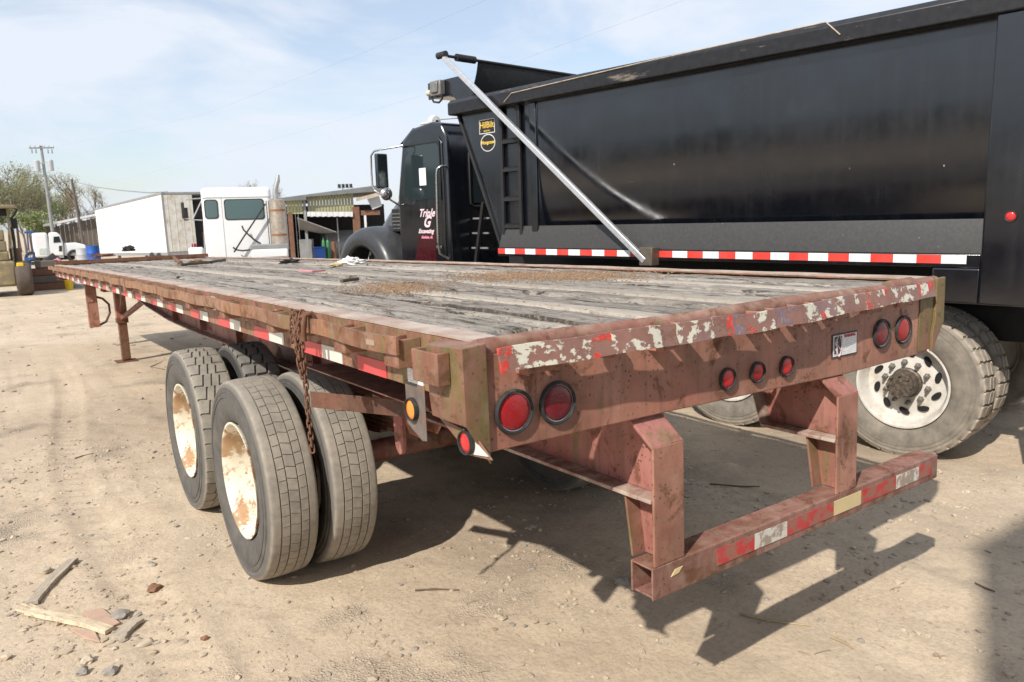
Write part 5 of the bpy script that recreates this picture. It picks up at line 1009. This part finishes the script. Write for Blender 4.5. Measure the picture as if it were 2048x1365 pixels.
# old yellow loader at the left edge
F = ground_at(30, 26); ld = root('yellow_loader', F, 'old yellow loader with worn canopy standing at the edge of the yard', 'loader'); z0 = F.o[2]
def tyre_s(c, r, w, nm, m, par, ax='x'): b = MB(); b.lathe([(-w/2, r*.5), (-w/2, r*.85), (-w*.4, r*.96), (-w*.25, r), (w*.25, r), (w*.4, r*.96), (w/2, r*.85), (w/2, r*.5), (-w/2, r*.5)], 32, ax, c); return b.build(nm, m, par, 40)
a = F.hit(47, 545, 'y', -.2); rt = .56; tyre_s((a[0], -.2, rt), rt, .48, 'wheel', plain('brown_dusty_tyre', (.10,.075,.06), .85), ld); tyre_s((a[0]-2.3, -.2, rt), rt, .48, 'wheel', bpy.data.materials['brown_dusty_tyre'], ld)
for dx in (0, -2.3): tyre_s((a[0]+dx, 2.4, rt), rt, .48, 'wheel', bpy.data.materials['brown_dusty_tyre'], ld)
MB().tube([(a[0]-2.3, -.2, rt), (a[0], -.2, rt)], .12, 10).tube([(a[0]-2.3, 2.4, rt), (a[0], 2.4, rt)], .12, 10).build('axle', M['dark'], ld)
xr = F.hit(32, 540, 'y', -.4)[0]; z1 = F.hit(20, 523, 'y', -.4)[2]; MB().box(xr-2.0, xr, -.45, 3.0, .35, z1).build('body', M['yellow'], ld, 40, .08, 3)
pxbox(F, 32.5, 48, 526, 549, -.5, -.44).build('fender_box', M['yellow_bright'], ld, bevel=.02)
x2 = F.hit(20, 500, 'y', 0)[0]
for k, (v0, v1) in enumerate(((460, 482), (483, 503), (504, 522))): pxbox(F, -30, 8+5*k, v0, v1, .1, 1.6).build('counterweight', M['yellow'], ld, 40, .05, 3)
for u in (-22, 15): pxbox(F, u, u+4, 417, 523, .2, .3).build('canopy_post', M['yellow'], ld); pxbox(F, u, u+4, 417, 523, 1.9, 2.0).build('canopy_post', M['yellow'], ld)
pxbox(F, -35, 31, 410, 417, -.1, 2.3).build('canopy_roof', M['yellow'], ld, bevel=.03)
pxbox(F, 21, 35, 437, 457, .4, .9).build('seat_back', M['rubber'], ld, bevel=.04); pxbox(F, -5, 17, 418, 432, .35, .6).build('control_box', M['rubber'], ld, bevel=.04)
MB().tube([tuple(F.hit(u, v, 'y', .3)) for u, v in ((21, 440), (30, 428), (34, 420), (26, 416))], .03, 7).tube([tuple(F.hit(u, v, 'y', .3)) for u, v in ((24, 455), (28, 480), (32, 523))], .05, 7).build('guard_tube', M['rubber'], ld)
pxbox(F, 18, 44, 497, 523, .3, .6).build('engine_box', plain('rusty_brown_engine_cover', (.16,.09,.05), .7, 0, .4, 3), ld, bevel=.03)

# scrap beside the loader
for i, (u, v, w, h, L, m) in enumerate(((80, 571, .34, .28, 1.3, 'timber'), (82, 560, .34, .28, 1.2, 'bark'), (78, 548, .30, .26, 1.25, 'timber'), (84, 537, .30, .24, 1.0, 'bark'))):
    F = ground_at(81, 28.5); b = MB(); z = .28*i; b.box(-L/2+.05*i, L/2-.03*i, -.2, .2, z, z+.272); o = b.build('timber_baulk', M[m], None, 40, .03); o.matrix_world = F.M; tag(o, ['lowest brown timber of the stack by the loader', 'second timber up in the stack by the loader', 'third timber up in the stack by the loader', 'topmost timber of the stack by the loader'][i], 'timber', 'timbers stacked by the loader')
F = ground_at(123, 28); b = MB(); b.lathe([(0, .001), (0, .125), (.34, .15), (.36, .16), (.38, .15), (.38, .135), (.05, .115), (.05, .001)], 20, 'z'); o = b.build('bucket', M['yellow_bright'], None, 40); o.matrix_world = F.M; tag(o, 'yellow plastic bucket on the ground by the front of the flatbed', 'bucket')
def lump(u, D_, s, m, nm, lb, cat, seed, dz=0.0):
    F = ground_at(u, D_); bm = bmesh.new(); bmesh.ops.create_icosphere(bm, subdivisions=3, radius=1); r = random.Random(seed); ph = [r.uniform(0, 6) for _ in range(6)]
    for v in bm.verts:
        c = v.co.copy(); k = 1+.22*math.sin(c.x*3+ph[0])*math.sin(c.y*3.3+ph[1])+.14*math.sin(c.z*6+ph[2])+.1*math.sin(c.x*9+ph[3]+c.y*7); v.co = Vector((c.x*s[0]*k, c.y*s[1]*k, max(-.85, c.z)*s[2]*k+s[2]*.8+dz))
    me = bpy.data.meshes.new(nm); bm.to_mesh(me); bm.free(); me.materials.append(M[m]); me.shade_smooth(); o = put(nm, me); o.matrix_world = F.M; tag(o, lb, cat)
lump(93, 30, (.32, .3, .42), 'rubber', 'rubbish_bag', 'black rubbish bag slumped behind the timber stack', 'bag', 5, .55); lump(106, 30, (.22, .22, .26), 'pinkish', 'plastic_tub', 'faded pink plastic bundle on the scrap heap', 'bundle', 6, .62)
lump(105, 29, (.17, .2, .18), 'ceramic', 'pale_bundle', 'pale blue plastic bundle lying on the scrap heap', 'bundle', 7, .33); lump(106, 29, (.25, .3, .22), 'red_plastic', 'red_bundle', 'dark red plastic bundle at the foot of the scrap heap', 'bundle', 8)
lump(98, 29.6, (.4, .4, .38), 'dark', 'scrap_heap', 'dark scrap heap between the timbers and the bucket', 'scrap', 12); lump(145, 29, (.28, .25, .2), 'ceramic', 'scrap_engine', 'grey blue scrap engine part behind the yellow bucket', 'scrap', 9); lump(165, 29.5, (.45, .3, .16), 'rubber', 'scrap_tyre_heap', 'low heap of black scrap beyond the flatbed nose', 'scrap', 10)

# unseen workshop added behind the camera to throw the lower right corner shadow
HW = 6.4; F = Frame((3.11-1.03*HW, .11-.46*HW, 0), 0); wk = root('added_workshop', F, 'unseen tall metal clad workshop added to cast the corner shadow', 'building')
MB().box(0, 5, -9, -.06, -.05, HW-.02).build('wall', M['van_side'], wk)
for k in range(8): MB().box(.02+.613*k, .60+.613*k, -.0595, -.03+.01*(k % 2), .02, HW-.1).build('cladding_sheet', M['white'], wk)
MB().box(-.03, 5.03, -9.03, -.0, HW-.02, HW).build('roof', M['roof'], wk)
d_ = MB().box(1.3, 4.2, -.018, -.005, .02, 4.2).build('roller_door', M['grey'], wk)
for k in range(16): MB().box(1.32, 4.18, -.0045, .008, .05+.26*k, .27+.26*k).build('door_slat', M['grey'], d_)
# unseen shrubs added far left, only to mirror as a dark band in the bed
hd = tree_parts(5.2, 1.1, M['leaf'], 5200, 9, .24)
for k in range(26):
    px_, py_ = -38-6*math.sin(k*1.7), 2+2.5*k; o = root('reflection_shrub', Frame((px_, py_, zg(px_, py_)), k*2.4), 'unseen dark green shrub added to darken the bed reflection', 'shrub', 'added shrubs mirrored in the bed'); q = .95+.2*math.sin(k*3.1); o.scale = (q*1.3, q*1.3, q)
    put('trunk', hd[0], o); put('crown', hd[1], o)

# ------------------------------------------------------------------ litter on the ground and on the deck
def ico(sub=1):
    bm = bmesh.new(); bmesh.ops.create_icosphere(bm, subdivisions=sub, radius=1); V = np.array([v.co[:] for v in bm.verts]); Fq = np.array([[v.index for v in f.verts] for f in bm.faces]); bm.free(); return V, Fq
IV, IF = ico(1)
def scatter(name, n, area, dens, smin, smax, mat, label, zf, flat=.6):
    X = rng.uniform(area[0], area[1], n*14); Y = rng.uniform(area[2], area[3], n*14); k = rng.random(n*14) < dens(X, Y); X, Y = X[k][:n], Y[k][:n]; n = len(X); Z = zf(X, Y)
    s_ = smin*(smax/smin)**(rng.random(n)**2.6); sc = s_[:, None]*np.stack([rng.uniform(.7, 1.3, n), rng.uniform(.7, 1.3, n), flat*rng.uniform(.6, 1.1, n)], 1)
    V = IV[None]*(1+(rng.random((n, len(IV), 1))-.5)*.55)*sc[:, None, :]; a = rng.uniform(0, 6.28, n)[:, None]; V = np.stack([V[..., 0]*np.cos(a)-V[..., 1]*np.sin(a), V[..., 0]*np.sin(a)+V[..., 1]*np.cos(a), V[..., 2]], 2)
    V = V+np.stack([X, Y, Z+sc[:, 2]*.3], 1)[:, None, :]; Fq = (IF[None]+(np.arange(n)*len(IV))[:, None, None]).reshape(-1, 3)
    o = put(name, npmesh(name, V.reshape(-1, 3), Fq, mat)); o.data.set_sharp_from_angle(angle=R(28)); tag(o, label, None, None, 'stuff'); return o
CL = ((-1.05, 2.55, .5, .55, 1.6), (1.25, 1.6, .3, .45, 1.8), (3.5, .6, .8, .35, 1.7), (2.3, 2.3, .45, .5, 1.6), (-.9, 4.6, .6, 2, .7), (1.1, 1.0, .25, .35, 1.4), (.6, 1.1, .35, .3, .7), (.3, .2, .5, .3, .8), (-.5, 1.6, .4, .4, .5), (.9, .45, .3, .2, .7))
def dens(x, y):
    d = .07+2.2*np.maximum(0, vnoise(x*1.5+3, y*1.0, 4)*.6+vnoise(x*5, y*4, 8)*.4-.5)
    for (cx, cy, rx, ry, w) in CL: d = d+w*np.exp(-(((x-cx)/rx)**2+((y-cy)/ry)**2))*(.3+1.2*np.maximum(0, vnoise(x*9, y*9, 31)-.35))
    return np.minimum(1, d*.45)
scatter('gravel', 15000, (-3.2, 6.2, -.9, 7.0), dens, .0028, .020, M['stone'], 'small stones and gravel strewn over the sandy yard', ground_h)
scatter('loose_stones', 1500, (-4, 5, 7, 22), lambda x, y: np.where((x > -1) & (x < 2.6), .3, .8), .010, .035, M['stone'], 'loose stones and clods farther along the yard', lambda x, y: ground_h(x, y)+.002)
def straws(n):
    b = MB()
    for i in range(n):
        x, y = rng.uniform(-2.6, 4.2), rng.uniform(-.8, 5.5); a = rng.uniform(0, 3.14); l = rng.uniform(.02, .09); z = gz(x, y)+.006
        b.tube([(x, y, z), (x+l*math.cos(a)*.5, y+l*math.sin(a)*.5, z+.005), (x+l*math.cos(a), y+l*math.sin(a), z+.002)], .0014, 3)
    return b
tag(straws(260).build('straw_litter', M['straw'], None, 0), 'bits of straw and dry stalk scattered on the dirt', None, None, 'stuff')
def gpt(u, v): p = ground_hit(u, v); return np.array([p[0], p[1], gz(p[0], p[1])])
# split timbers at lower left
def stick(u0, v0, u1, v1, w, h, mat, lb, cat='timber', taper=.8, lift=.004, seed=1, nm='timber_scrap'):
    A, C = gpt(u0, v0), gpt(u1, v1); d = C-A; L = np.linalg.norm(d[:2]); ang = math.atan2(d[1], d[0]); F = Frame(tuple(A+np.array([0, 0, lift])), ang); b = MB(); n = 9; vs = []; r = random.Random(seed)
    for i in range(n):
        t = i/(n-1); ww = w*(1+(taper-1)*t)*r.uniform(.9, 1.1)/2; o = .008*math.sin(t*5+seed); z = (C[2]-A[2])*t
        vs += [(t*L, -ww+o, z), (t*L, ww+o, z), (t*L, ww*.92+o, z+h*r.uniform(.85, 1.1)), (t*L, -ww*.92+o, z+h*r.uniform(.85, 1.1))]
    fs = [(i*4+k, i*4+(k+1) % 4, i*4+4+(k+1) % 4, i*4+4+k) for i in range(n-1) for k in range(4)]+[(0, 1, 2, 3), ((n-1)*4+3, (n-1)*4+2, (n-1)*4+1, (n-1)*4)]
    b.add(vs, fs); o = b.build(nm, mat, None, 40, .002); o.matrix_world = F.M; tag(o, lb, cat); return o, L
stick(143, 1122, 62, 1208, .06, .02, M['grey_scrap'], 'long grey weathered board scrap on the dirt', seed=2, taper=1.0)
o_, L_ = stick(220, 1262, 62, 1222, .055, .02, M['split_wood'], 'pale freshly split board with splintered end on the dirt', seed=3, taper=1.05, lift=.008)
for k in range(5): MB().bar((L_-.06, -.022+.011*k, .010), (L_+.05+.05*random.random(), -.036+.018*k, .010+.003*k), .008, .010).build('splinter', M['split_wood'], o_)
stick(232, 1278, 277, 1238, .075, .018, M['grey_scrap'], 'short brown broken board scrap beside the split board', seed=5, taper=.7)
for i, L in enumerate((((165, 1222), (205, 1215), (240, 1245), (212, 1258), (180, 1240)), ((140, 1258), (190, 1262), (200, 1282), (170, 1275)))):
    P_ = [gpt(u, v) for u, v in L]; b = MB(); n = len(P_); vs = [tuple(p+np.array([0, 0, .004])) for p in P_]+[tuple(p+np.array([0, 0, .013])) for p in P_]
    b.add(vs, [tuple(range(n-1, -1, -1)), tuple(range(n, 2*n))]+[(k, (k+1) % n, (k+1) % n+n, k+n) for k in range(n)]); o = b.build('bark_sheet', M['bark_scrap'], None, 40, .002); tag(o, ['pinkish flat bark piece under the split board', 'small pinkish bark flake below the split board'][i], 'bark')
def rock(u, v, s, mat, lb, seed):
    p = gpt(u, v); r = random.Random(seed); V = ico(2)[0]; Fq = ico(2)[1]; ph = [r.uniform(0, 6) for _ in range(3)]; k = 1+.2*np.sin(V[:, :1]*3+ph[0])+.18*np.sin(V[:, 1:2]*4+ph[1])+.12*np.sin(V[:, 2:3]*5+V[:, :1]*4+ph[2])
    a = r.uniform(0, 3); V = V*k*np.array(s); V = np.stack([V[:, 0]*math.cos(a)-V[:, 1]*math.sin(a), V[:, 0]*math.sin(a)+V[:, 1]*math.cos(a), V[:, 2]+s[2]*.55], 1)
    o = put('rock', npmesh('rock', V, Fq, mat), None, loc=tuple(p)); o.data.set_sharp_from_angle(angle=R(25)); tag(o, lb, 'rock')
rock(308, 1178, (.045, .025, .022), M['brown_stone'], 'lone reddish brown stone on bare sand near the tyres', 1); rock(290, 1286, (.036, .018, .018), M['pale_stone'], 'pale oblong stone beside the broken board scrap', 2); rock(175, 1320, (.03, .022, .02), M['pale_stone'], 'pale rounded stone below the split board', 3)
rock(165, 1343, (.03, .02, .018), M['grey_stone'], 'grey stone among the gravel below the timber scraps', 4); rock(218, 1342, (.03, .024, .018), M['grey_stone'], 'flat grey stone next to the rounded pale stone', 5); rock(90, 1142, (.03, .026, .02), M['pale_stone'], 'sandy stone beside the grey board scrap', 6)
rock(240, 1228, (.05, .04, .016), M['grey_stone'], 'dark crumbly clod between the board scraps', 7); rock(1245, 1165, (.045, .03, .02), M['grey_stone'], 'grey stone at the edge of the trailer shadow', 8); rock(408, 1275, (.02, .013, .012), M['brown_stone'], 'small brown stone out on the sand', 9)
for i, (L, lb) in enumerate(((((150, 918), (165, 912), (187, 910)), 'thin curved dry twig on the sand left of the tyres'), (((330, 740), (300, 735), (325, 724)), 'dark short stick lying behind the tyres'), (((830, 1180), (870, 1177), (918, 1179)), 'straight thin twig on the sand in front of the tyres'), (((1420, 965), (1480, 972), (1520, 975)), 'dark twig in the shade behind the guard bumper'), (((1480, 1315-90), (1540, 1240), (1620, 1252)), 'long pale stalk lying beside the bumper shadow'), (((1660, 1275), (1685, 1285), (1706, 1297)), 'short pale stalk on open sand at the right'), (((1950, 1165), (1970, 1172), (1990, 1180)), 'thin twig inside the corner shadow'))):
    P_ = [gpt(u, v)+np.array([0, 0, .006]) for u, v in L]; o = MB().tube([tuple(p) for p in P_], [.005, .006, .003], 5).build('twig', M['twig' if i in (0, 1, 2, 3, 6) else 'straw'], None, 60); tag(o, lb, 'twig')

# rotten wood crumbs and odds and ends on the deck
def deck(u, v, dz=0.0): p = FT.hit(u, v, 'z', 1.497+dz); p = FT.hit(u, v, 'z', 1.499+dz+camber(p[1])); return FT.M @ Vector(p)
Vs, Fs = [], []; BV = np.array([(x, y, z) for z in (-1, 1) for (x, y) in ((-1,-1),(1,-1),(1,1),(-1,1))], float); BF = np.array([(0,3,2,1),(4,5,6,7),(0,1,5,4),(1,2,6,5),(2,3,7,6),(3,0,4,7)])
k = 0
for (u, v, su, sv, n) in ((1120, 551, 105, 6, 4200), (985, 553, 60, 6, 900), (800, 574, 58, 7, 1700), (740, 580, 60, 6, 350), (900, 600, 200, 25, 250), (620, 525, 40, 5, 90), (480, 524, 30, 4, 60), (1290, 545, 60, 4, 80), (400, 527, 40, 5, 60), (640, 515, 60, 3, 60), (1100, 640, 80, 15, 40), (1400, 560, 200, 15, 60)):
    for i in range(n):
        uu, vv = u+rng.normal()*su*.85, v+rng.normal()*sv*.85; p = FT.hit(uu, vv, 'z', 1.5); p = FT.hit(uu, vv, 'z', 1.5+camber(p[1]))
        if not (.1 < p[0] < 2.34 and .12 < p[1] < LEN-.1): continue
        s = rng.uniform(.0007, .0026)*(1+.10*p[1]); V = BV*np.array([s*rng.uniform(.6, 1.2), s*rng.uniform(.8, 2.6), s*.5]); a = rng.uniform(0, 6); b_ = rng.uniform(-.5, .5); V = np.stack([V[:, 0]*math.cos(a)-V[:, 1]*math.sin(a), V[:, 0]*math.sin(a)+V[:, 1]*math.cos(a), V[:, 2]+V[:, 0]*b_], 1)
        Vs.append(V+np.array([p[0], p[1], 1.497+s*.5+camber(p[1])])); Fs.append(BF+8*k); k += 1
o = put('wood_crumbs', npmesh('wood_crumbs', np.concatenate(Vs), np.concatenate(Fs), M['chips'], False)); o.matrix_world = FT.M; tag(o, 'orange brown rotten wood crumbs strewn on the planks', None, None, 'stuff')
def crumple(u, v, s, mat, nm, lb, cat, seed):
    p = deck(u, v); V, Fq = ico(3); r = np.random.default_rng(seed); ph = r.uniform(0, 6, 8)
    k = 1+.35*np.sin(V[:, :1]*5+ph[0])*np.sin(V[:, 1:2]*6+ph[1])+.25*np.sin(V[:, 2:3]*9+ph[2]+V[:, :1]*7)+.15*(r.random((len(V), 1))-.5)
    V = V*k*np.array(s); V[:, 2] = np.maximum(V[:, 2]+s[2]*.5, 0); o = put(nm, npmesh(nm, V, Fq, mat), None, loc=p); o.data.set_sharp_from_angle(angle=R(30)); tag(o, lb, cat)
crumple(705, 529, (.12, .07, .045), M['paper'], 'crumpled_paper', 'crumpled white paper scrap lying on the planks', 'paper', 1); crumple(672, 533, (.06, .05, .02), plain('tan_paper', (.5,.42,.25), .8), 'tan_scrap', 'tan paper scrap next to the crumpled white paper', 'paper', 2)
crumple(580, 527, (.09, .05, .03), M['rubber'], 'black_rag', 'small black rag lying on the planks', 'rag', 3); crumple(395, 527, (.10, .06, .03), plain('brown_leaf_clump', (.25,.13,.06), .9), 'leaf_clump', 'brown leaf clump caught on the front of the deck', 'leaves', 4)
crumple(258, 503, (.22, .16, .14), M['dark'], 'scrap_casting', 'dark scrap casting lying on the nose of the deck', 'scrap', 5); crumple(205, 514, (.24, .10, .05), M['rust'], 'rusty_scrap', 'low rusty scrap lying on the nose of the deck', 'scrap', 6)
for (L, r_, m, lb) in ((((598, 543), (625, 543), (650, 541)), .009, 'pinkish', 'faded red rod lying across the planks'), (((683, 563), (700, 560), (716, 558)), .012, 'twig', 'dark stick on the planks near the crumbs'), (((360, 530), (410, 526), (450, 520)), .018, 'bark', 'long dead branch lying on the front planks'), (((345, 512), (352, 520), (362, 527)), .03, 'rust', 'short rusty pin standing on the front planks')):
    o = MB().tube([tuple(deck(u, v, r_*.8)) for u, v in L], r_, 6).build('stick', M[m], None, 60); tag(o, lb, 'stick')
